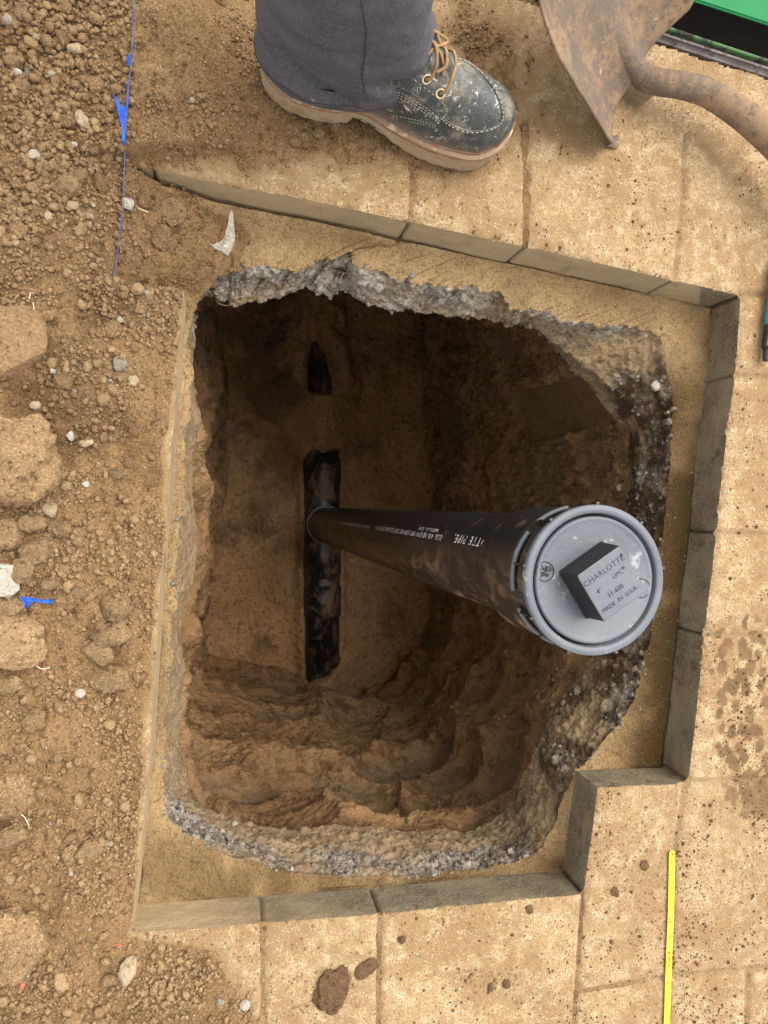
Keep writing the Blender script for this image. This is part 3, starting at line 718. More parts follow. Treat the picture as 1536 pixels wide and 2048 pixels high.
CL = [
 (22,680,62,78,'large flat-faced reddish slab of soil at the left edge below the crack','soil slab','red',.35,1.0,.12,-12),
 (42,925,76,82,'biggest pale rounded lump of earth at the left edge','soil lump','big',.75,.3,.35,0),
 (28,1275,68,60,'large flat rounded brown clod just below the blue plastic scrap','soil lump','big',.45,.5,.2,5),
 (236,1211,29,27,'round brown clod close to the cut edge, level with the blue scrap','clod','big',.7,.3,.2,0),
 (231,1268,31,27,'brown clod touching the underside of the round clod near the cut edge','clod','big',.6,.5,.25,30),
 (68,1047,26,19,'smooth brown oval clod below the pale rounded lump','clod','big',.7,.3,.18,8),
 (76,1100,28,24,'brown faceted clod with a cracked face above the blue scrap','clod','big',.7,.9,.2,20),
 (18,1070,28,30,'square tan clod at the left edge under the pale rounded lump','clod','big',.6,1.,.2,0),
 (102,1020,14,15,'small pale tan clod at the foot of the biggest rounded lump','clod','pale',.7,.5,.2,0),
 (124,1055,24,18,'brown clod with pale crust, right of the smooth oval clod','clod','big',.6,.5,.3,0),
 (50,1140,20,26,'brown oval clod beside the white crusted chunk','clod','big',.6,.4,.25,20),
 (14,1155,30,34,'white crusted chunk of old mortar at the left edge','mortar chunk','white',.6,.9,.3,0),
 (14,1212,36,22,'dark brown clod left of the blue plastic scrap','clod','big',.6,.5,.25,0),
 (98,1168,15,12,'small brown clod just above the right end of the blue scrap','clod','big',.7,.5,.25,0),
 (222,1356,40,24,'wide dark cracked clod halfway down the soil by the cut edge','clod','big',.55,.5,.35,-5),
 (202,1306,30,22,'tan lumpy clod above the wide dark cracked clod','clod','big',.6,.5,.35,-25),
 (196,1272,14,11,'little brown clod left of the clod near the cut edge','clod','big',.7,.5,.3,0),
 (72,1438,22,21,'round tan clod alone in the dark crumbs, lower left','clod','big',.7,.4,.22,0),
 (18,1368,28,19,'pinkish brown clod at the left edge by the curled rootlet','clod','big',.6,.6,.25,12),
 (20,1592,50,42,'smooth brown lump at the left edge, lower left','soil lump','big',.5,.4,.2,25),
 (30,1668,36,24,'jagged tan clod below the smooth lump at the left edge','clod','big',.55,.8,.35,20),
 (188,1693,28,20,'tan clod with a black gap above it, beside the cut edge','clod','big',.6,.6,.3,20),
 (40,1880,62,58,'large jagged tan block of earth at the bottom left','soil lump','big',.5,.9,.35,-20),
 (258,1938,18,28,'pale oblong clod below the corner of the excavation','clod','pale',.5,.6,.2,-25),
 (257,411,14,13,'round white stone beside the blue string','stone','white',.8,.5,.12,0),
 (288,402,12,17,'tan oval stone right of the round white stone','stone','big',.8,.5,.18,0),
 (342,428,27,27,'flat square tan slab lying in the shallow corner of the excavation','soil slab','big',.35,1.,.18,-12),
 (322,476,22,28,'flat brown clod below the square slab in the shallow corner','clod','big',.4,.7,.25,10),
 (152,99,18,10,'pale yellow oblong stone in the gravelly soil, top left','stone','pale',.7,.8,.15,-12),
 (36,148,11,8,'whitish squared stone at the top left by the grey flat stone','stone','white',.7,.9,.15,0),
 (56,148,8,15,'grey smooth flat stone at the top left','stone','gray',.5,.5,.1,10),
 (44,176,16,14,'orange tan angular stone under the whitish squared stone','stone','big',.6,.9,.2,0),
 (134,376,25,22,'brown knobbly clod left of the string, level with the corner','clod','big',.7,.5,.35,10),
 (200,368,13,18,'pointed brown clod between the knobbly clod and the string','clod','big',.7,.8,.25,15),
 (30,126,18,12,'brown curved clod left of the yellow oblong stone','clod','big',.7,.5,.35,-10),
 (128,80,12,19,'upright oval brown clod above the yellow stone','clod','big',.7,.6,.2,0),
 (136,246,20,15,'brown clod of the pair in the gravelly soil left of the torn blue shred','clod','big',.7,.6,.3,10),
 (166,244,14,17,'pale tan clod of the pair in the gravelly soil left of the torn shred','clod','pale',.6,.8,.25,20),
 (70,312,11,11,'small white angular stone left of the string, above the brown clods','stone','white',.6,.9,.2,-30),
 (149,290,6,5,'tiny round white pebble left of the string','pebble','white',.8,.3,.1,0),
 (158,356,15,14,'brown clod above the knobbly clod','clod','big',.7,.6,.3,0),
 (214,318,14,12,'round brown clod next to the string, above the cut corner','clod','big',.8,.5,.25,0),
 (98,434,8,11,'small pale pebble above the dark patch of soil','pebble','pale',.7,.6,.2,0),
 (147,414,11,10,'tan stone under the knobbly clod','stone','pale',.7,.7,.2,0),
 (268,763,11,12,'small tan stone half way between slab and cut edge','stone','pale',.7,.5,.2,0),
 (241,730,13,20,'grey speckled stone in the middle of the soil bank','stone','gray',.6,.7,.25,0),
 (131,765,20,16,'brown clod right of the reddish slab','clod','big',.6,.5,.25,0),
 (171,968,8,7,'white pebble right of the biggest rounded lump','pebble','white',.8,.6,.15,0),
 (141,872,8,10,'grey white pebble above the biggest rounded lump','pebble','white',.8,.6,.2,0),
 (106,743,6,6,'tiny white pebble below the reddish slab','pebble','white',.8,.5,.1,0),
 (174,885,14,9,'pale tan clod up and right of the biggest rounded lump','clod','pale',.6,.6,.2,15),
 (72,812,10,9,'small tan clod between the reddish slab and the rounded lump','clod','pale',.7,.6,.2,0),
 (232,950,14,12,'small brown clod standing alone near the cut edge','clod','big',.6,.6,.25,0),
 (160,1185,16,12,'small brown clod between the blue scrap and the round clod','clod','big',.6,.6,.3,0),
 (161,1385,10,9,'pale grey stone among white crumbs beside the wide dark clod','stone','white',.7,.6,.2,0),
 (636,270,13,11,'round brown clod touching the boot sole','clod','big',.8,.4,.2,0),
 (592,286,12,11,'brown clod on the dusty paver under the boot heel','clod','big',.7,.4,.25,0),
 (665,1975,34,48,'long mound of wet brown mud on the paver at the bottom','mud lump','mud',.35,.3,.4,-22),
 (733,1936,26,17,'three-cornered patch of brown mud at the paver joint','mud lump','mud',.35,.5,.4,25),
 (1288,1731,11,11,'dark damp lump beside the yellow blade','mud lump','mud',.28,.7,.45,0),
 (1231,1783,10,13,'dark damp lump with a cluster of specks on the protruding paver','mud lump','mud',.28,.7,.5,10),
 (1058,1818,9,10,'dark brown lump just below the edge of the bottom paver','mud lump','mud',.28,.7,.45,0),
 (803,1879,9,10,'reddish brown chip on the bottom paver','clod','mud',.6,.8,.3,0),
 (1013,1967,10,10,'squared brown chip low on the bottom paver','clod','mud',.5,.9,.25,0),
 (981,1974,8,10,'brown chip beside the squared chip low on the bottom paver','clod','mud',.5,.6,.25,0),
 (490,2006,11,11,'white angular stone in the crumbs at the bottom','stone','white',.6,.9,.2,0),
 (440,2003,8,8,'small grey stone left of the white stone at the bottom','stone','gray',.6,.7,.2,0),
]
for i, (px_, py_, rx_, ry_, lab, cat_, mk, hz, fc, am, rt) in enumerate(CL):
    nm = {'soil slab': 'soil_slab', 'soil lump': 'soil_lump', 'clod': 'soil_clod', 'mortar chunk': 'mortar_chunk', 'stone': 'loose_stone', 'pebble': 'pebble', 'mud lump': 'mud_lump'}[cat_]
    clod(nm, px_, py_, rx_, ry_, lab, cat_, M[mk], i+3, hz*(1.25 if mk != 'mud' else 1), None, min(1, fc*1.5), am*1.3, rt, 5 if max(rx_, ry_) > 40 else (4 if max(rx_, ry_) > 16 else 3))
clod('brick_chip', 236, 1892, 7, 5, 'bright red chip just below the corner of the excavation', 'chip', M['brick'], 3, .6, facet=.9, rot=-20, sub=3)
clod('brick_chip', 47, 1970, 6, 10, 'orange red chip near the bottom left corner', 'chip', M['brick'], 8, .6, facet=.9, rot=-20, sub=3)
def on_loft(px_, py_, a, b):
    qx, qy = PX(R2[a:b, :, 0], R2[a:b, :, 1], R2[a:b, :, 2]); k = np.argmin((qx-px_)**2+(qy-py_)**2)
    return R2[a:b].reshape(-1, 3)[k]
for (px_, py_, r_, lab) in [(1240,975,.0075,'round white stone stuck in the right side of the pit above the cap'), (1313,771,.0085,'pale rounded stone set in the gravel at the upper right of the pit'),
                            (470,1650,.006,'bluish white stone in the gravel at the lower left of the pit')]:
    p = on_loft(px_, py_, n_led, n_shelf+60); V, F = lump(3, int(px_), .2, .5, (1, 1, .8))
    o = np_mesh('bedded_stone', V*r_, F, M['white'], attrs={'tint': np.full(len(V), .5)}); o.location = p; tag(o, lab, 'stone')
# medium clods, one object each
protos = []
for k in range(10):
    V, F = lump(3, 100+k, .3, .7, (1, .75+.03*k, .7))
    protos.append((V, F))
cnt = 0; taken = [(c[0], c[1], max(c[2], c[3])) for c in CL]; prot_me = {}

while cnt < 185:
    px_ = random.uniform(2, 330); py_ = random.uniform(5, 2040)
    if py_ < 500: px_ *= .8
    dens = 1 if py_ < 470 else (.8 if py_ > 1850 else .5)
    if random.random() > dens: continue
    xl = np.interp(py_, [0, 560, 580, 1000, 1868, 1900, 2048], [260, 235, 350, 322, 250, 380, 400])
    r_ = min(19, max(6.5, random.lognormvariate(math.log(9), .35)))
    if px_ > xl-r_-8: continue
    if any(math.hypot(px_-a, py_-b) < c+r_*.8 for a, b, c in taken): continue
    taken.append((px_, py_, r_)); k = random.randrange(10); tn_ = random.randrange(3)
    key = (k, tn_)
    if key not in prot_me:
        V, F = protos[k]
        o = np_mesh('soil_clod', V*.01, F, M['clod'], attrs={'tint': np.full(len(V), (.1, .45, .85)[tn_])}); prot_me[key] = o.data
    else:
        o = bpy.data.objects.new('soil_clod', prot_me[key]); COL.objects.link(o)
    p = W(px_, py_, .015); z = float(ground_z(np.array([p[0]]), np.array([p[1]]))[0]); p = W(px_, py_, z+.004)
    s = r_*(HC-z)/FPX/.01; o.scale = (s, s*random.uniform(.75, 1.1), s*random.uniform(.7, 1)); o.rotation_euler = (random.uniform(-.4, .4), random.uniform(-.4, .4), random.uniform(0, 6.28))
    o.location = (p[0], p[1], z+.0028*s); 
    reg = ('in the gravelly soil left of the blue string', 'gravelly soil left of the string') if py_ < 480 else (('in the broken soil between reddish slab and cut edge', 'broken soil near the reddish slab') if py_ < 1000 else (('in the soil between blue scrap and cut edge', 'soil around the blue scrap') if py_ < 1500 else ('in the crumbled soil at the bottom left', 'crumbled soil at the bottom left')))
    sz = 'larger' if r_ > 12 else ('small' if r_ > 8.5 else 'tiny')
    tag(o, f"{sz} {('dark brown', 'brown', 'light brown')[tn_]} clod {reg[0]}", 'clod', f"{sz} {('dark brown', 'brown', 'light brown')[tn_]} clods, {reg[1]}"); cnt += 1

# ------------------------------------------------------------------ object materials
def mat_abs(name, base, rough, dust_side=False, muddy=False):
    s = NT(name); o = s.xyz()
    f = s.ramp(s.noise(20 if muddy else 16, 8, .75, s.mapv((1, .6, .45) if muddy else (1, 1, .45)), dist=.6), .47 if muddy else .47, .62 if muddy else .62)
    col = base
    if dust_side:
        side = s.ramp(o[1], .03, -.04); hi = s.ramp(o[2], -.95, -.25)
        f = s.math('MULTIPLY', s.math('MULTIPLY', f, side), hi)
        f2 = s.math('MULTIPLY', s.ramp(s.noise(40, 5, .8), .56, .7), .35)
        f = s.math('MAXIMUM', f, f2)
    else: f = s.math('MULTIPLY', f, 1.0 if muddy else .5)
    c = s.mix(s.math('MULTIPLY', f, .75), col, (.24, .15, .08))
    r = s.math('ADD', s.math('MULTIPLY', f, .45), rough)
    n = s.bump(s.noise(25, 4, .6), .0012, .4); n = s.bump(s.noise(400, 3, .6), .0003, .6, n)
    return s.done(c, r, n, .5)
M['abs'] = mat_abs('black_pipe_plastic', (.016, .014, .013), .30, True)
M['hub'] = mat_abs('dusty_black_fitting', (.014, .013, .012), .34, True)
M['main'] = mat_abs('muddy_black_pipe', (.013, .012, .012), .34, False, True)
M['cap'] = mat_plain('sky_lit_cap_plastic', (.080, .090, .105), .5, .5, 0, ((.115, .125, .14), 10), (.30, .31, .31), .57, .66, 34, .0006, 200)  # black plastic greyed: its sky reflection is put into the colour
M['capside'] = mat_plain('shaded_cap_plastic', (.014, .014, .015), .5, .3)  # darker copy of the cap plastic, lug-side shade put into the colour
M['lett'] = mat_plain('dark_raised_letters', (.018, .020, .024), .6, .2)
M['print'] = mat_plain('white_pipe_print', (.62, .62, .60), .6, .3, 0, None, (.05, .045, .04), .56, .66, 60)
M['ring'] = mat_plain('worn_grey_hub_rim', (.20, .175, .15), .6)

# ------------------------------------------------------------------ cleanout pipe: one thing
PXC, PYC, ZC = .3174, -.0675, .32
pipe = empty('cleanout_pipe', (PXC-.016, PYC+.001, -1.46))
tag(pipe, 'tall black plastic cleanout pipe rising out of the pit with a grey screw cap', 'drain pipe')
RX, RY, RZ = PXC-.016, PYC+.001, -1.46
def put(o, parent, loc, rz=0):
    o.parent = parent; o.location = loc; o.rotation_euler = (0, 0, rz); return o
seg = 96
# riser: leans 16 mm over its height
lean = np.array([.016, -.001])
def lathe(name, prof, m, parent, loc, rz=0, seg=96):
    return put(bm_obj(name, lathe_bm(prof, seg), m), parent, loc, rz)
nz_ = 60; bm = bmesh.new(); rr = []
for i in range(nz_+1):
    z = .06+(1.46+.27-.06)*i/nz_
    cx, cy = lean*(z/1.73)
    rr.append([bm.verts.new((cx+.0572*math.cos(6.28318*k/96), cy+.0572*math.sin(6.28318*k/96), z)) for k in range(96)])
for a, b in zip(rr, rr[1:]):
    for k in range(96): bm.faces.new((a[k], a[(k+1) % 96], b[(k+1) % 96], b[k]))
put(bm_obj('riser', bm, M['abs']), pipe, (0, 0, 0))
# tee at the bottom: hub with a worn rim, laid on the horizontal main
lathe('tee_hub', [(.0575, -.05), (.060, -.02), (.0625, .0), (.0635, .03), (.0635, .056), (.063, .0585), (.0578, .0590)], M['hub'], pipe, (0, 0, 0))
lathe('hub_rim', [(.0578, .0588), (.0630, .0588), (.0640, .0596), (.0638, .0618), (.0628, .0628), (.0600, .0630), (.0574, .0618)], M['ring'], pipe, (0, 0, 0))
mb = []
ycs = [(-.62, .0572), (-.330, .0572), (-.329, .0625), (-.235, .0625), (-.233, .0585), (-.195, .0585), (-.193, .0630), (-.12, .0630), (-.09, .0585), (.09, .0585), (.12, .0630), (.19, .0630), (.192, .0572), (1.05, .0572)]
mm = tube(None, [(0, y, 0) for y, r in ycs], [r for y, r in ycs], None, seg=64)
put(bm_obj('horizontal_pipe', mm, M['main']), pipe, (MAINX-RX, -RY-.04, -.005))
# hub of the cleanout adapter
ad = lathe('adapter', [(.0574, -.148), (.0585, -.149), (.0600, -.142), (.0628, -.128), (.0650, -.118), (.0655, -.105), (.0650, -.05), (.0640, -.034), (.0620, -.032), (.0620, -.006), (.0600, -.004)], M['hub'], pipe, (lean[0], lean[1], ZC+1.46))
# broken ring of grey ledges below the flange
for a0, a1 in ((100, 128), (140, 190), (205, 232), (236, 292)):
    b = bmesh.new(); q = []
    for k in range(25):
        a = math.radians(a0+(a1-a0)*k/24)
        q.append([b.verts.new((r*math.cos(a), r*math.sin(a), z)) for r, z in ((.0635, -.034), (.0672, -.034), (.0676, -.0305), (.0668, -.0285), (.0648, -.0285), (.0635, -.030))])
    for u, v in zip(q, q[1:]):
        for i in range(6): b.faces.new((u[i], u[(i+1) % 6], v[(i+1) % 6], v[i]))
    b.faces.new(q[0]); b.faces.new(q[-1]); put(bm_obj('ledge_segment', b, M['cap']), ad, (0, 0, 0))
# grip ribs under the flange, each ends in a nub that sticks out of the rim
for k in range(9):
    b = bmesh.new()
    a = math.radians(8+40*k)
    c_, s_2 = math.cos(a), math.sin(a)
    def q(r, t, z): return b.verts.new((r*c_-t*s_2, r*s_2+t*c_, z))
    for (ra, rb, za, zb, w) in ((.0615, .0676, -.032, -.0065, .0009), (.0660, .0700, -.009, .0005, .0013)):
        v = [q(ra, -w, za), q(rb, -w, za+.004), q(rb, w, za+.004), q(ra, w, za), q(ra, -w, zb), q(rb, -w, zb), q(rb, w, zb), q(ra, w, zb)]
        for f in ((0, 1, 2, 3), (4, 5, 6, 7), (0, 1, 5, 4), (1, 2, 6, 5), (2, 3, 7, 6), (3, 0, 4, 7)): b.faces.new([v[i] for i in f])
    put(bm_obj('grip_rib', b, M['hub'], smooth=False), ad, (0, 0, 0))
fl = lathe('flange', [(.0606, -.006), (.0668, -.006), (.0674, -.004), (.0674, .0008), (.0668, .0016), (.0606, .0016), (.0598, .0006), (.0595, -.010), (.0560, -.010)], M['cap'], ad, (0, 0, 0))
lathe('seal_ring', [(.0594, -.0092), (.0590, -.0060), (.0583, -.0056), (.0577, -.0070), (.0570, -.0092)], M['capside'], ad, (0, 0, 0))
# the plug: shallow dish with a square lug
ROT = math.radians(32.5)
plug = lathe('plug', [(.0565, -.009), (.0573, -.002), (.0568, .0000), (.0555, .0006), (.0535, .0000), (.0500, -.0006), (.0, -.0010)], M['cap'], pipe, (lean[0], lean[1], ZC+1.46), ROT)
b = bmesh.new(); hw = .0250; tw = .0230; hl = .029
def sq(h, r, z, n=5):
    o = []
    for cx, cy, a0 in ((1, 1, 0), (-1, 1, 90), (-1, -1, 180), (1, -1, 270)):
        for k in range(n):
            a = math.radians(a0+90*k/(n-1)); o.append((cx*(h-r)+r*math.cos(a), cy*(h-r)+r*math.sin(a), z))
    return o
lv = [sq(hw+.0012, .003, -.0012), sq(hw, .0022, .0008), sq(tw+.0009, .0020, hl-.0012), sq(tw+.0004, .0020, hl-.0003), sq(tw-.0004, .0018, hl)]
vv = [[b.verts.new(p) for p in l] for l in lv]
for u, v in zip(vv, vv[1:]):
    for k in range(20): b.faces.new((u[k], u[(k+1) % 20], v[(k+1) % 20], v[k]))
b.faces.new(vv[-1])
lug = bm_obj('lug', b, M['capside'], smooth=False); lug.data.materials.append(M['cap'])
for p in lug.data.polygons:
    if p.normal.z > .8 and p.center.z > .02: p.material_index = 1
put(lug, plug, (0, 0, 0))
def text_mesh(txt, size, extrude=.0, spacing=1.0, offset=0):
    c = bpy.data.curves.new('t', 'FONT'); c.body = txt; c.size = size; c.extrude = extrude; c.space_character = spacing; c.offset = offset
    c.align_x = 'CENTER'; c.align_y = 'CENTER'; c.resolution_u = 3
    o = bpy.data.objects.new('t', c); COL.objects.link(o); bpy.context.view_layer.update()
    me = bpy.data.meshes.new_from_object(o.evaluated_get(bpy.context.evaluated_depsgraph_get()))
    bpy.data.objects.remove(o); bpy.data.curves.remove(c)
    V = np.array([v.co[:] for v in me.vertices]); return me, V
def text_on(name, txt, size, x, y, z, parent, m, rz=0, sp=1.05, offset=0, ex=.00025):
    me, V = text_mesh(txt, size, ex, sp, offset); me.name = name
    o = link_mesh(name, me, m, None, False); return put(o, parent, (x, y, z), rz)
zt_ = hl
text_on('lettering', 'CHARLOTTE', .0073, -.0006, .0130, zt_, lug, M['lett'], 0, 1.08, -.0001)
text_on('lettering', '®', .0040, .0203, .0155, zt_, lug, M['lett'])
text_on('lettering', 'UPC', .0056, .0088, .0038, zt_, lug, M['lett'], 0, 1.05, -.00006)
text_on('lettering', '®', .0036, .0160, .0055, zt_, lug, M['lett'])
text_on('lettering', '4"', .0055, -.0135, .0010, zt_, lug, M['lett'])
text_on('lettering', '31-600', .0056, -.0005, -.0070, zt_, lug, M['lett'], 0, 1.08)
text_on('lettering', 'MADE  IN  U.S.A.', .0052, -.0010, -.0155, zt_, lug, M['lett'], 0, 1.02)
# round approval stamp on the dish, and a scribed half ring at the far corner
def ring_bm(r, w, h, n=48, a0=0, a1=360):
    b = bmesh.new(); q = []
    full = a1-a0 >= 360; N_ = n if full else n+1
    for k in range(N_):
        a = math.radians(a0+(a1-a0)*k/n); q.append([b.verts.new((rr_*math.cos(a), rr_*math.sin(a), zz)) for rr_, zz in ((r-w, 0), (r-w, h), (r+w, h), (r+w, 0))])
    pr = list(zip(q, q[1:]))+([(q[-1], q[0])] if full else [])
    for u, v in pr:
        for i in range(3): b.faces.new((u[i], u[i+1], v[i+1], v[i]))
    return b
ca_, sa_ = math.cos(-ROT), math.sin(-ROT)
def toplug(x, y): return (x*ca_-y*sa_, x*sa_+y*ca_)
sx, sy = toplug(-.0480, .0085)
st = put(bm_obj('approval_stamp', ring_bm(.0085, .00035, .0005), M['lett'], smooth=False), plug, (sx, sy, -.0003), -ROT)
text_on('lettering', 'UPC', .0064, 0, .0034, 0.0004, st, M['lett'], math.radians(170), 1.0, 0)
text_on('lettering', 'nsf', .0068, 0, -.0030, 0.0004, st, M['lett'], math.radians(170), 1.0, 0)
b = bmesh.new(); 
for sx_ in (-1,):
    v = [b.verts.new(p) for p in ((-.0083, -.0004, .0001), (.0083, -.0004, .0001), (.0083, .0003, .0001), (-.0083, .0003, .0001))]; b.faces.new(v)
put(bm_obj('stamp_bar', b, M['lett'], smooth=False), st, (0, 0, .0003), .2)
put(bm_obj('scribed_ring', ring_bm(.0085, .0003, .0005, 40, -120, 100), M['lett'], smooth=False), plug, (toplug(.046, -.0085)[0], toplug(.046, -.0085)[1], -.0003), -ROT+.3)
# white print down the side of the riser
def print_on(txt, size, zmid, phi0, parent, sp):
    me, V = text_mesh(txt, size, 0, sp, .00002)
    tx, ty = V[:, 0], V[:, 1]
    z = zmid-tx; ph = math.pi-phi0+ty/.0572
    cx = lean[0]*((z+1.46)/1.73); r = .0572+.00035
    me.vertices.foreach_set('co', np.stack([cx+r*np.cos(ph), r*np.sin(ph), z+1.46], -1).astype(np.float32).ravel())
    me.update(); me.name = 'printing'; o = link_mesh('printing', me, M['print'], None, False)
    return put(o, parent, (0, 0, 0))
ris = [c for c in pipe.children if c.name.startswith('riser')][0]
print_on('OTTE PIPE,', .0150, .128, math.radians(27), ris, 1.55)
print_on('U.S.A.  4 IN  ABS DWV  PIPE  ASTM F628  COEX CELLULAR CORE  SCH 40', .0112, -.175, math.radians(25), ris, 1.12)
print_on('4 IN  ABS  DWV  NOT FOR PRESSURE  ASTM F628  IAPMO  4 IN  ABS  DWV', .0100, -.62, math.radians(24), ris, 1.1)
print_on('MADE IN U.S.A.  SCH 40', .0075, -.05, math.radians(34), ris, 1.2)

# ------------------------------------------------------------------ shovel: one thing
def mat_rust():
    s = NT('rusty_muddy_steel')
    f = s.ramp(s.noise(11, 6, .75, dist=.5), .46, .60)
    c = s.mix(f, (.12, .088, .062), (.25, .17, .098))
    c = s.mix(s.ramp(s.noise(120, 4, .85), .48, .60), c, (.26, .155, .08))
    c = s.mix(s.ramp(s.noise(60, 5, .85), .52, .60), c, (.12, .085, .065))
    c = s.mix(s.ramp(s.noise(28, 5, .8, dist=1), .64, .70), c, (.62, .50, .38))
    c = s.mix(s.ramp(s.noise(200, 3, .8), .62, .70), c, (.07, .04, .03))
    n = s.bump(s.noise(90, 6, .8), .003, .8); n = s.bump(s.noise(500, 3, .8), .0008, .8, n)
    r = s.math('ADD', s.math('MULTIPLY', f, .3), .55)
    return s.done(c, s.math('ADD', r, .1), n, .35, 0.0)
M['rust'] = mat_rust()
M['wood'] = mat_plain('worn_handle_wood', (.36, .24, .12), .7, .3, 0, ((.27, .17, .08), 20))
SL = Vector(W(1215, 302, .012)); SR = Vector(W(1378, 21, .045)); Tp = Vector(W(1062, 0, .150))
wv = (SR-SL); BW = wv.length; wv.normalize()
tv = (Tp-SL); tv -= wv*tv.dot(wv); tv.normalize(); nv = wv.cross(tv)
if nv.z < 0: nv = -nv
OC = (SL+SR)/2
shov = empty('shovel', OC); tag(shov, 'rusty mud-caked round point shovel lying tilted on the pavers', 'shovel')
BLN = .30; nu, nv_ = 70, 61
Vb = np.zeros((nu, nv_, 3))
for i in range(nu):
    u = i/(nu-1)
    for j in range(nv_):
        v = j/(nv_-1)*2-1; av = abs(v)
        half = BW/2*(1 if u < .45 else math.sqrt(max(0, 1-((u-.45)/.55)**2.1))*1.0+.0)
        # rounded shoulders
        ub = .026*max(0, (av-.82)/.18)**2+(-.012 if v < 0 else .009)*float(sm(.22, .5, av)*sm(1.0, .80, av))
        ul = -.004+ub+u*(BLN-ub)-.020*(1-sm(.16, .30, av))*(1-u)**3
        bowl = .038*v*v*(1-.35*u)                                 # dished: side edges stand up
        step = -.016*math.exp(-((ul+.004)/.010)**2)*(1 if av > .22 else sm(.05, .22, av))  # the tread folds down
        ridge = .0225*math.exp(-(v*BW/2/(.021+.10*max(0, ul)))**2)*max(0, 1-max(0, ul)/.20)**1.2
        p = wv*(v*half)+tv*ul+nv*(bowl+step+ridge-.022)
        Vb[i, j] = p
bl = np_mesh('blade', Vb.reshape(-1, 3), grid_faces(nu, nv_), M['rust'], shov)
md = bl.modifiers.new('thickness', 'SOLIDIFY'); md.thickness = .0026; md.offset = -1
def rel(p): return Vector(p)-OC
sp = [OC+tv*.12-nv*.033, OC+tv*.06-nv*.019, OC+tv*.015-nv*.008, Vector(W(1316, 164, .038)), Vector(W(1365, 171, .046)), Vector(W(1420, 188, .050)), Vector(W(1480, 226, .054)), Vector(W(1545, 281, .058)), Vector(W(1660, 395, .066))]
sk = smooth_path([rel(p) for p in sp], 60)
rads = np.interp(np.linspace(0, 8, 60), [0, 1, 2, 3, 5, 8], [.012, .0155, .0160, .0160, .0172, .0205])
tube('socket', sk, rads, M['rust'], shov, 28)
e0 = Vector(sk[-1]); dr_ = (Vector(sk[-1])-Vector(sk[-4])).normalized(); dr_.z = max(dr_.z, .02)
tube('handle', [e0-dr_*.05, e0+dr_*.3, e0+dr_*.7, e0+dr_*1.05], [.0195, .0185, .0180, .0185], M['wood'], shov, 24)

# ------------------------------------------------------------------ rail and green panel at the top right corner
def band(name, A, B, w0, w1, z, th, m, parent=None, seg=1, bev=.002):
    """long box between world points A and B, from offset w0 to w1 across, top at z"""
    A = np.array(A[:2]); B = np.array(B[:2]); d = (B-A)/np.linalg.norm(B-A); nn = np.array([-d[1], d[0]])
    b = bmesh.new(); vs = []
    for zz in (z-th, z):
        for P_, ww in ((A, w0), (B, w0), (B, w1), (A, w1)): vs.append(b.verts.new((*(P_+nn*ww), zz)))
    for f in ((0, 1, 2, 3), (4, 5, 6, 7), (0, 1, 5, 4), (1, 2, 6, 5), (2, 3, 7, 6), (3, 0, 4, 7)): b.faces.new([vs[i] for i in f])
    bmesh.ops.recalc_face_normals(b, faces=b.faces)
    if bev: bmesh.ops.bevel(b, geom=b.edges[:], offset=bev, segments=3, affect='EDGES')
    return bm_obj(name, b, m, parent, False)
M['green'] = mat_plain('bright_green_paint', (.006, .145, .040), .6, .2, 0, ((.008, .17, .05), 6), (.10, .22, .09), .66, .8, 10)
M['railm'] = mat_plain('scuffed_dark_rail', (.10, .085, .08), .7, .3, 0, ((.16, .14, .135), 30), (.07, .05, .035), .48, .60, 60, .003, 120)
M['railg'] = mat_plain('chipped_green_rail_paint', (.07, .17, .05), .5, .4, 0, ((.10, .21, .08), 30), (.05, .05, .04), .48, .58, 30)
A0, B0 = W(1335, 62, 0.0), W(1536, 128, 0.0); dd_ = (B0-A0); A1 = A0-dd_*1.2; B1 = A0+dd_*3
rail = empty('metal_rail', (A0[0], A0[1], -.03)); tag(rail, 'dark metal rail with chipped green edge beside the shovel blade', 'rail')
def rb(name, w0, w1, z, th, m, bev=.0015):
    o = band(name, A1, B1, w0, w1, z, th, m, None, 1, bev); o.parent = rail; o.location = -Vector(rail.location); return o
rb('rail_body', -.020, -.005, .008, .030, M['railm'], .006)
rb('painted_edge', -.0048, -.0015, .011, .030, M['railg'], .0012)
pA, pB = W(1378, -4, .03), W(1536, 47, .03); dd_ = pB-pA
gp = band('green_panel', pA-dd_*2.5, pA+dd_*4, 0, .45, .03, .006, M['green'], None, 1, .002)
tag(gp, 'flat bright green painted panel filling the top right corner', 'panel')

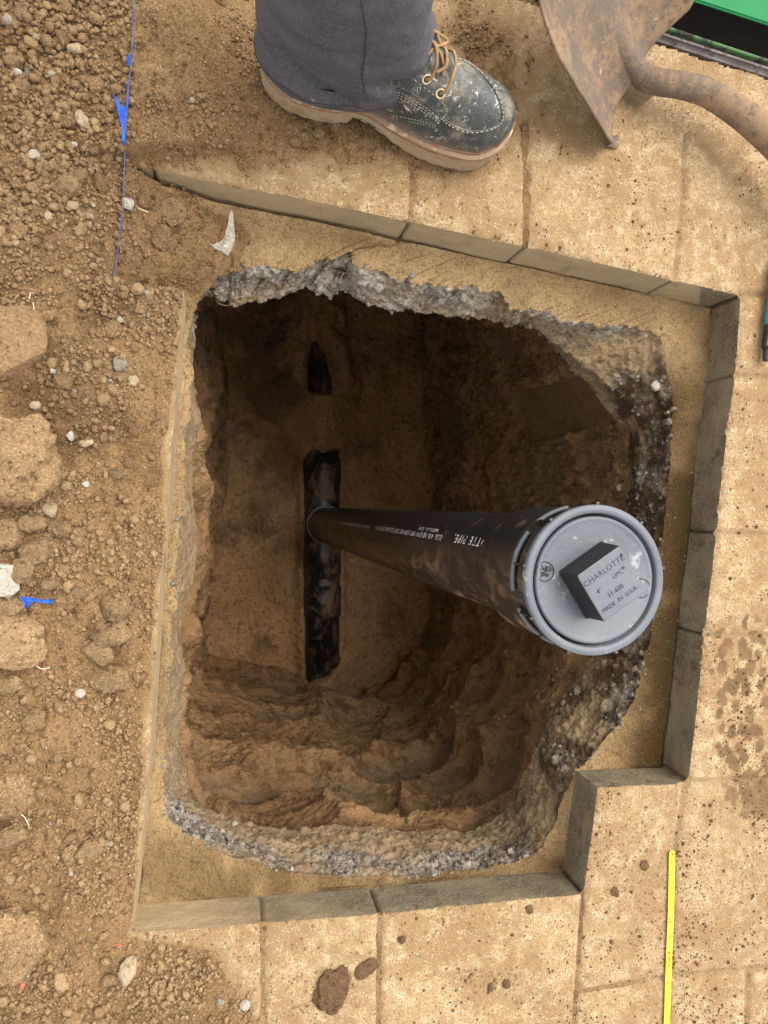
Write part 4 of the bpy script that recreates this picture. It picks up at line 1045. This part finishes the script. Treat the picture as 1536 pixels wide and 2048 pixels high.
# ------------------------------------------------------------------ string, blue plastic scraps, blade, small tool, rootlets
M['blue'] = mat_plain('blue_string', (.05, .075, .24), .7, .3, 0, ((.14, .14, .18), 60))
M['bluep'] = mat_plain('bright_blue_plastic', (.015, .08, .50), .6, .3, 0, ((.03, .13, .60), 50), (.30, .22, .15), .62, .72, 60)
def gz(px, py, up):
    p = W(px, py, .015); z = float(ground_z(np.array([p[0]]), np.array([p[1]]))[0])+up; return W(px, py, max(z, .004))
spt = [gz(*q, .008) for q in ((271, -160), (268, 0), (266, 60), (263, 118), (257, 180), (252, 250), (249, 330), (246, 400), (240, 460), (233, 520), (228, 556))]
tag(tube('string', smooth_path(spt, 60), .0007, M['blue'], None, 6), 'thin blue string line stretched down over the soil at the left', 'string')
def sheet_px(name, outline, zup, m, th=.0006, crumple=.002):
    P = [W(a, b_, .02) for a, b_ in outline]; b = bmesh.new()
    vs = [b.verts.new(p) for p in P]; f = b.faces.new(vs)
    bmesh.ops.triangulate(b, faces=[f]); bmesh.ops.subdivide_edges(b, edges=b.edges[:], cuts=3, use_grid_fill=True)
    for v in b.verts:
        g = float(ground_z(np.array([v.co.x]), np.array([v.co.y]))[0])
        v.co.z = max(g, 0)+zup+crumple*float(n3(np.array([v.co.x*160]), np.array([v.co.y*160]), np.array([3.0]))[0])
    r = bmesh.ops.extrude_face_region(b, geom=b.faces[:])
    for v in [e for e in r['geom'] if isinstance(e, bmesh.types.BMVert)]: v.co.z += th
    return bm_obj(name, b, m, None, False)
tag(sheet_px('blue_shred', [(257,170),(260,195),(258,225),(255,250),(252,290),(249,318),(248,300),(246,262),(240,238),(234,215),(228,193),(236,203),(245,220),(251,218),(255,195)], .008, M['bluep']),
    'torn bright blue plastic shred caught on the string', 'plastic shred')
tag(sheet_px('blue_shred', [(257,122),(263,120),(262,143),(257,142)], .008, M['bluep']), 'tiny blue tatter on the string above the torn shred', 'plastic shred')
tag(sheet_px('blue_scrap', [(48,1190),(70,1193),(92,1197),(112,1196),(109,1205),(90,1203),(72,1200),(62,1212),(53,1213),(51,1202)], .006, M['bluep'], .0008, .004),
    'crumpled bright blue plastic scrap between the big clods', 'plastic scrap')
tag(sheet_px('mortar_smear', [(413,474),(424,480),(436,478),(448,466),(456,440),(460,412),(466,414),(468,440),(470,466),(466,486),(455,503),(446,494),(430,488)], .0035, M['white'], .002, .006),
    'white three-cornered mortar patch on the sand above the broken rim', 'mortar patch')
M['yellow'] = mat_plain('yellow_blade_paint', (.86, .53, .008), .4, .4, 0, ((.88, .62, .05), 8), (.09, .05, .02), .73, .75, 130)
M['ink'] = mat_plain('black_print', (.03, .025, .01), .5)
blade = empty('hacksaw_blade', W(1345, 1702, .004)); tag(blade, 'yellow metal hacksaw blade lying on the pavers at the bottom right', 'hacksaw blade')
ctr = [(1344.5,1701),(1343.5,1760),(1342,1830),(1339,1900),(1336.5,1970),(1334,2048),(1330,2150),(1325.5,2230)]
ca = [W(a, b_, .0035) for a, b_ in ctr]; hwB = .0046
def blade_mesh():
    P = smooth_path(ca, 50); b = bmesh.new(); T_ = np.gradient(P, axis=0); T_ /= np.linalg.norm(T_, axis=1)[:, None]
    N_ = np.stack([-T_[:, 1], T_[:, 0], T_[:, 2]*0], -1); rows_ = []
    s_acc = np.concatenate([[0], np.cumsum(np.linalg.norm(np.diff(P, axis=0), axis=1))]); L = s_acc[-1]
    ext = [(-hwB*math.cos(a), math.sin(a)) for a in np.linspace(0, math.pi/2, 5)]
    ss = list(hwB*(1-np.cos(np.linspace(0, math.pi/2, 7))))+list(np.linspace(hwB*1.2, L-hwB*1.2, 60))+list(L-hwB*(1-np.sin(np.linspace(0, math.pi/2, 7))))
    for s in ss:
        w = hwB
        if s < hwB: w = math.sqrt(max(1e-8, hwB**2-(hwB-s)**2))
        if s > L-hwB: w = math.sqrt(max(1e-8, hwB**2-(s-L+hwB)**2))
        p = np.array([np.interp(s, s_acc, P[:, k]) for k in range(3)]); nn = np.array([np.interp(s, s_acc, N_[:, k]) for k in range(3)])
        rows_.append([b.verts.new(p+nn*w*u+np.array([0, 0, zz])) for u, zz in ((-1, -.0008), (-1, 0), (1, 0), (1, -.0008))])
    for u, v in zip(rows_, rows_[1:]):
        for i in range(4): b.faces.new((u[i], u[(i+1) % 4], v[(i+1) % 4], v[i]))
    b.faces.new(rows_[0]); b.faces.new(rows_[-1]); return b
bo = bm_obj('blade_strip', blade_mesh(), M['yellow'], blade, False); bo.location = -Vector(blade.location)
p = W(1345, 1708.5, .0037); h = bmesh.new(); bmesh.ops.create_circle(h, cap_ends=True, radius=.0014, segments=20)
ho = bm_obj('pin_hole', h, M['ink'], blade, False); ho.location = Vector((p[0], p[1], .0037))-Vector(blade.location)
for (a, b_, t_, sz) in ((1342, 1800, 'I', .006), (1341, 1840, '24', .0062), (1340, 1872, 'HSS', .0062), (1338, 1920, 'BI-METAL', .0058), (1336.5, 1966, '12"', .006)):
    p = W(a, b_, .0038); to = text_on('lettering', t_, sz, p[0]-blade.location[0], p[1]-blade.location[1], .0038-blade.location[2], blade, M['ink'], math.radians(-91), 1.0, 0, .0001)
# teal and black tool at the right edge
M['teal'] = mat_plain('teal_plastic', (.012, .26, .33), .35, .5); M['blk'] = mat_plain('black_rubber', (.018, .018, .02), .5); M['steel'] = mat_plain('pale_metal_clip', (.45, .47, .48), .3, .5, .8)
pt = [W(1531, 722, .010), W(1533, 700, .011), W(1549, 600, .012), W(1562, 520, .012)]
tool = empty('pocket_tool', pt[0]); tag(tool, 'teal and black slim hand tool at the right edge of the pavers', 'hand tool')
def seg_t(name, t0, t1, r0, r1, m, sgm=16):
    a = Vector(pt[0]); b_ = Vector(pt[-1]); P0 = a.lerp(b_, t0)-a; P1 = a.lerp(b_, t1)-a
    return tube(name, [P0, P0.lerp(P1, .08), P0.lerp(P1, .5), P0.lerp(P1, .92), P1], [r0*.85, r0, (r0+r1)/2, r1, r1*.85], m, tool, sgm)
seg_t('tip', 0, .13, .0045, .0058, M['blk']); seg_t('collar', .12, .36, .0085, .0090, M['blk']); seg_t('clip', .14, .30, .0040, .0040, M['steel']).location += Vector((-.003, 0, .0062))
seg_t('grip', .35, 1, .0098, .0105, M['teal'])
M['root'] = mat_plain('pale_rootlet', (.66, .50, .30), .8)
for pts_, lab in (([(66,605),(68,618),(64,628),(68,638)], 'pale rootlet by the corner of the reddish slab'),
                  ([(58,598),(61,585)], 'short pale straw above the reddish slab'),
                  ([(68,1317),(72,1330),(84,1338),(100,1335)], 'curled pale rootlet under the large flat clod'),
                  ([(42,1628),(50,1636),(58,1652)], 'thin pale rootlet below the smooth lump at the left edge'),
                  ([(277,408+8),(285,420),(297,424)], 'fine pale root hair by the tan oval stone')):
    q = [gz(a, b_, .005) for a, b_ in pts_]
    tag(tube('rootlet', smooth_path(q, 14), .0007, M['root'], None, 5), lab, 'rootlet')
rl = [on_loft(375, 608, n_led, n_shelf)]
q = [W(436, 606, -.16), W(452, 611, -.17), W(470, 608, -.16), W(478, 601, -.15)]
tag(tube('rootlet', smooth_path(q, 14), .0007, M['root'], None, 5), 'thin root hanging from the broken edge at the upper left of the pit', 'rootlet')

# ------------------------------------------------------------------ the person's leg and boot
def mat_trouser():
    s = NT('dusty_grey_trouser_cloth')
    c = s.mix(s.ramp(s.noise(8, 4, .6), .35, .65), (.082, .076, .084), (.058, .054, .060))
    z = s.xyz()[2]; low = s.ramp(z, .16, .05)
    c = s.mix(s.math('MULTIPLY', s.math('MULTIPLY', s.ramp(s.noise(14, 5, .75), .46, .64), low), .55), c, (.17, .135, .10))
    c = s.mix(s.math('MULTIPLY', s.math('MULTIPLY', s.ramp(s.noise(30, 6, .8, dist=1), .60, .68), low), .8), c, (.36, .30, .22))
    c = s.mix(s.ramp(s.noise(420, 3, .8), .5, .65), c, (.115, .108, .12))
    n = s.bump(s.noise(700, 2, .6), .0006, .5); n = s.bump(s.noise(20, 5, .6), .008, .6, n)
    return s.done(c, .92, n, .2)
def mat_leather():
    s = NT('worn_dark_boot_leather')
    c = s.mix(s.ramp(s.noise(16, 5, .65), .38, .62), (.034, .037, .035), (.062, .064, .058))
    c = s.mix(s.math('MULTIPLY', s.ramp(s.noise(20, 6, .85), .47, .62), .7), c, (.21, .18, .135))
    c = s.mix(s.math('MULTIPLY', s.ramp(s.noise(60, 4, .8, dist=1.5), .59, .65), .8), c, (.55, .54, .50))
    c = s.mix(s.ramp(s.xyz()[2], .062, .036), c, (.15, .105, .07))
    n = s.bump(s.noise(40, 5, .7), .0016, .6); n = s.bump(s.vor(420), .0004, .6, n)
    return s.done(c, .5, n, .45)
M['cloth'] = mat_trouser(); M['leather'] = mat_leather()
M['sole'] = mat_plain('dusty_cream_sole', (.29, .215, .13), .85, .2, 0, ((.34, .26, .165), 30), (.26, .17, .09), .50, .62, 30)
M['weltred'] = mat_plain('red_brown_midsole', (.28, .11, .07), .7, .3, 0, ((.20, .10, .06), 40), (.34, .25, .16), .48, .60, 60)
M['welt'] = mat_plain('tan_leather_welt', (.27, .18, .11), .75, .3, 0, ((.20, .12, .07), 40), (.45, .35, .24), .5, .6, 40)
M['stitch'] = mat_plain('cream_stitching', (.34, .30, .22), .8); M['lacem'] = mat_plain('tan_leather_lace', (.34, .21, .095), .7, .3, 0, ((.22, .13, .06), 80))
M['brass'] = mat_plain('pale_brass_eyelet', (.62, .52, .34), .4, .5, .6); M['hole'] = M['ink']
BO = np.array([.03821, .51825]); BD = np.array([.99578, -.09172]); BN = np.array([.09172, .99578])
person = empty('person', (BO[0], BO[1], 0), math.atan2(BD[1], BD[0]))
tag(person, 'person in dusty dark grey trousers standing in one worn laced work boot above the pit', 'person')
CMP = lambda L: [v if v < .25 else .25+(v-.25)*.82 for v in L]
nearx = CMP([-.004, .0, .008, .028, .057, .088, .113, .133, .161, .202, .236, .278, .308, .324, .331])
neary = [.015, .0, -.011, -.025, -.031, -.031, -.0255, -.028, -.039, -.052, -.0570, -.056, -.042, -.024, -.003]
farx = CMP([-.004, .0, .01, .03, .07, .12, .17, .22, .26, .29, .31, .324, .331])
fary = [.015, .030, .042, .050, .054, .051, .052, .055, .050, .040, .027, .012, -.003]
def outline(off=0, n=150):
    a = smooth_path([(p, q, 0) for p, q in zip(nearx, neary)], n)[:, :2]; b = smooth_path([(p, q, 0) for p, q in zip(farx, fary)], n)[::-1][1:-1, :2]
    P = np.concatenate([a, b]); T_ = np.roll(P, -2, 0)-np.roll(P, 2, 0); T_ /= np.linalg.norm(T_, axis=1)[:, None]
    return P+np.stack([T_[:, 1], -T_[:, 0]], -1)*off
def stack(name, lv, m, parent, zfun=None, cap0=True, cap1=True):
    b = bmesh.new(); rs = []
    for z, off in lv:
        P = outline(off); rs.append([b.verts.new((p[0], p[1], z+(zfun(p, z, k) if zfun else 0))) for k, p in enumerate(P)])
    n = len(rs[0])
    for u, v in zip(rs, rs[1:]):
        for k in range(n): b.faces.new((u[k], u[(k+1) % n], v[(k+1) % n], v[k]))
    if cap0: b.faces.new(rs[0])
    if cap1: b.faces.new(rs[-1])
    return bm_obj(name, b, m, parent)
GZ = .003
def toe_spring(x): return .005*sm(.25, .32, x)
def sole_f(p, z, k):
    lift = 0
    if z < .012: lift = .011*sm(.108, .114, p[0])*sm(.20, .135, p[0])+.0022*(math.sin(p[0]*330) > .2)*(z < .004)
    return lift+toe_spring(p[0])*(1 if z > .02 else .7)+GZ
boot = np_mesh('boot', np.zeros((3, 3)), np.array([[0, 1, 2]]), None); bpy.data.objects.remove(boot)
# upper: sections along the foot
def interp(xs, ys, x): return float(np.interp(x, xs, ys))
HXs = CMP([-.004, .01, .04, .10, .14, .165, .19, .215, .24, .265, .29, .31, .325, .331])
HZs = [.120, .140, .150, .150, .128, .106, .088, .074, .064, .057, .049, .038, .020, .002]
SPy = [.014, .012, .010, .010, .012, .012, .010, .006, .003, .000, -.003, -.005, -.005, -.005]
nsx, nth = 90, 49; Vu = np.zeros((nsx, nth, 3))
xs_ = -.002+.316*(1-np.cos(np.linspace(0, math.pi, nsx)))/2
fo = np.interp
for i, xx in enumerate(xs_):
    ny = fo(xx, nearx, neary)+.004; fy_ = fo(xx, farx, fary)-.004; hz = fo(xx, HXs, HZs)
    if fy_ < ny: ny = fy_ = (ny+fy_)/2
    c = (ny+fy_)/2; hw_ = (fy_-ny)/2; cs = fo(xx, HXs, SPy)
    for j in range(nth):
        th = math.pi*j/(nth-1); cth, sth = math.cos(th), math.sin(th)
        ex = 2/2.5 if xx > .2 else 2/2.3
        yy = hw_*math.copysign(abs(cth)**ex, cth); zz = hz*abs(sth)**ex
        # above the toe box the sides lean in towards the spine
        k = (zz/max(hz, 1e-4))**1.5*(sm(.12, .2, xx)*.35+sm(.15, .09, xx)*.30)
        yy = -yy*(1-k)+c+(cs-c)*k
        wr = .0015*float(n3(np.array([xx*55]), np.array([yy*35]), np.array([zz*40]))[0])*sm(.31, .2, xx)
        crease = -.0022*math.exp(-((xx-.197+.15*yy)/.0035)**2)*sth-.0016*math.exp(-((xx-.213+.1*yy)/.003)**2)*sth
        Vu[i, j] = (xx, yy, .038+GZ+toe_spring(xx)+zz+(wr+crease))
boot = np_mesh('boot', Vu.reshape(-1, 3), grid_faces(nsx, nth), M['leather'], person)
stack('sole', [(.0, -.004), (.003, -.0005), (.008, .0), (.014, -.0006), (.024, -.0006), (.0275, .0)], M['sole'], boot, sole_f)
stack('midsole', [(.0276, -.0008), (.029, .0004), (.0325, .0004), (.0335, -.0008)], M['weltred'], boot, sole_f)
stack('welt', [(.0336, .0), (.0345, .0016), (.0375, .0016), (.0385, .0006), (.0387, -.010)], M['welt'], boot, sole_f)
stack('welt_seam', [(.0386, -.0050), (.0400, -.0045), (.0415, -.0040), (.0420, -.0060)], M['weltred'], boot, sole_f)
# surface lookup: points the seams and eyelets follow on the boot, in the person's frame
MWl = Matrix.Translation((BO[0], BO[1], 0)) @ Matrix.Rotation(math.atan2(BD[1], BD[0]), 4, 'Z'); MWi = MWl.inverted()
def bvh_of(V, F): return BVHTree.FromPolygons([tuple(v) for v in V], [tuple(int(i) for i in f) for f in F])
bv = bvh_of(Vu.reshape(-1, 3), grid_faces(nsx, nth))
co_l = MWi @ Vector((0, 0, HC))
def on_boot(px, py, up=.0006, tree=None):
    d = (MWi.to_3x3() @ rays(px, py)).normalized(); h, nn, _, _ = (tree or bv).ray_cast(co_l, d)
    if h is None: h, nn, _, _ = (tree or bv).find_nearest(co_l+d*.78)
    if nn.dot(d) > 0: nn = -nn
    return h+nn*up, nn
def stitches(name, pts, parent, n, r=.00055, gap=.35, up=.0005):
    P = [on_boot(a, b_, up)[0] for a, b_ in pts]; Q = smooth_path(P, n*3+1); b = bmesh.new()
    for k in range(n):
        a = Vector(Q[3*k]); c = Vector(Q[min(3*k+2, len(Q)-1)]); d = (c-a)
        if d.length < 1e-5 or d.length > .02: continue
        mtx = Matrix.Translation((a+c)/2) @ d.to_track_quat('X', 'Z').to_matrix().to_4x4() @ Matrix.Diagonal((d.length*.5, r, r, 1))
        bmesh.ops.create_icosphere(b, subdivisions=2, radius=1, matrix=mtx)
    return bm_obj(name, b, M['stitch'], parent)
toe = [(912,118),(935,125),(958,142),(982,168),(998,195),(1006,222),(1003,243),(988,255),(962,262),(935,262),(908,252),(890,240),(884,232)]
def tube_on(name, pts, r, m, up=.0, n=60, seg=8):
    return tube(name, smooth_path([on_boot(a, b_, up)[0] for a, b_ in pts], n), r, m, boot, seg)
tube_on('moccasin_seam', toe, .0019, M['leather'])
stitches('stitching', [(a-2, b_+1) for a, b_ in toe], boot, 34, .0007, .35, .0018)
for off in (0, 5, 10):
    stitches('stitching', [(778-off*.3, 177+off), (805-off*.3, 187+off), (835-off*.4, 205+off*.9), (862-off*.5, 222+off*.8), (884-off*.6, 240+off*.5)], boot, 17, .0005)
for off in (0, 5):
    stitches('stitching', [(780, 228+off), (815, 236+off), (845, 243+off), (872, 252+off*.8)], boot, 15, .0005)
stitches('stitching', [(820,152),(845,172),(868,190),(885,205),(894,222),(888,236)], boot, 14, .0005)
tube_on('quarter_edge', [(790,172),(820,184),(850,206),(878,230),(888,242),(878,252),(850,250),(810,240),(775,232)], .0009, M['leather'], 0, 50)
for a, b_ in ((853,158),(881,187)):
    p, nn = on_boot(a, b_, .0008); mt = Matrix.Translation(p) @ nn.to_track_quat('Z', 'Y').to_matrix().to_4x4()
    b = bmesh.new(); q = []
    for k in range(20):
        al = 2*math.pi*k/20; q.append([b.verts.new(mt @ Vector(((.0048+.0014*math.cos(t))*math.cos(al), (.0048+.0014*math.cos(t))*math.sin(al), .0008*math.sin(t)+.0004))) for t in np.linspace(0, 5.24, 6)])
    for k in range(20):
        for t in range(6): b.faces.new((q[k][t], q[(k+1) % 20][t], q[(k+1) % 20][(t+1) % 6], q[k][(t+1) % 6]))
    ey = bm_obj('eyelet', b, M['brass'], boot)
    b = bmesh.new(); bmesh.ops.create_circle(b, cap_ends=True, radius=.0040, segments=20, matrix=mt); bm_obj('eyelet_hole', b, M['ink'], boot, False)
def lace(pts, r=.0019, n=40):
    P = [on_boot(a, b_, up)[0] for a, b_, up in pts]; return tube('lace', smooth_path(P, n), r, M['lacem'], boot, 8)
lace([(853,158,.0),(859,152,.005),(863,130,.009),(862,110,.010),(859,95,.008),(856,84,.004)])
lace([(881,187,.0),(889,180,.005),(895,160,.009),(899,135,.010),(898,112,.007),(893,104,.003)])
lace([(870,143,.003),(882,134,.006),(888,122,.008),(882,104,.006),(868,92,.008),(860,80,.010)])
lace([(852,108,.003),(862,98,.006),(874,90,.011),(876,80,.012),(868,74,.011),(860,78,.009)])
lace([(885,150,.001),(886,135,.003),(878,115,.004),(870,100,.004)], .0015)
# tongue and sock side hidden under the laces: a darker tongue strip
tube_on('tongue', [(905,150),(890,120),(875,95),(862,78)], .0065, M['leather'], -.002, 24, 12)
# trousers: rings from the hem up to the hip
HM = [  # z, centre x, centre y, half length, half width (person's frame)
 (.052, .090, .014, .099, .053), (.062, .090, .014, .100, .055), (.085, .089, .014, .099, .056), (.12, .086, .016, .096, .058), (.17, .080, .020, .089, .061),
 (.24, .072, .030, .084, .066), (.34, .066, .045, .083, .072), (.46, .062, .062, .088, .080), (.60, .060, .085, .098, .092), (.74, .056, .12, .105, .10), (.84, .052, .15, .112, .108)]
HA = np.array(HM); nr_, nc_ = 190, 160; Vt = np.zeros((nr_, nc_, 3))
for i in range(nr_):
    t = (i/(nr_-1))**1.5; z = .052+t*(.84-.052); cx, cy, a, b_ = [np.interp(z, HA[:, 0], HA[:, k]) for k in (1, 2, 3, 4)]
    al = np.linspace(0, 2*math.pi, nc_, endpoint=False); low = math.exp(-(z-.052)/.05)
    x = cx+a*np.sign(np.cos(al))*np.abs(np.cos(al))**.85; y = cy+b_*np.sign(np.sin(al))*np.abs(np.sin(al))**.9
    zz = z+low*(.048*sm(.12, .20, x)+.006*sm(.06, -.01, x)-.004*np.cos(2*al))
    f = .0080*fbm(x*.8, y*.8, zz*1.4, 13, 3)+.010*np.abs(n3(x*9+zz*6, y*9, zz*16+3))*math.exp(-((z-.13)/.09)**2)
    f = f-.011*sm(.062, .095, zz)*np.exp(-((zz-.118-(x-.02)*(-.55))/.010)**2)*(y < cy)*sm(.0, .03, x)*sm(.13, .09, x)   # a diagonal fold
    f = f-.009*sm(.062, .085, zz)*np.exp(-((zz-.105-(.17-x)*.2)/.008)**2)*(y < cy+.02)*sm(.10, .14, x)
    nx, ny = np.cos(al)/a, np.sin(al)/b_; l = np.hypot(nx, ny)
    Vt[i] = np.stack([x+nx/l*f, y+ny/l*f, zz], -1)
inn = [Vt[0]+np.array([0, 0, .0]), ]
c0 = Vt[0].mean(0); hem_in = c0+(Vt[0]-c0)*np.array([.975, .955, 1]); hem_in2 = c0+(Vt[0]-c0)*np.array([.96, .93, 1])+np.array([0, 0, .03])
VV = np.concatenate([hem_in2[None], hem_in[None], Vt]); tr = np_mesh('trousers', VV.reshape(-1, 3), grid_faces(nr_+2, nc_, True), M['cloth'], person)
ih = int(np.argmin(np.abs(Vt[:, 120, 2]-Vt[0, 120, 2]-.013))); hs_ = Vt[ih, 60:158]
c0_ = hs_.mean(0); hs2 = hs_+(hs_-Vt[ih].mean(0))*np.array([.004, .006, 0])
tube('hem_seam', hs2, .0005, mat_plain('hem_thread', (.035, .033, .038), .9), tr, 5)
tb_ = bvh_of(Vt.reshape(-1, 3), grid_faces(nr_, nc_, True))
P = [on_boot(a, b_, .0003, tb_)[0] for a, b_ in ((722,4),(727,30),(732,60),(731,90),(728,120),(724,150),(727,172),(731,186))]
tube('trouser_seam', smooth_path(P, 40), .0007, mat_plain('dark_seam_thread', (.03, .028, .034), .9), tr, 6)
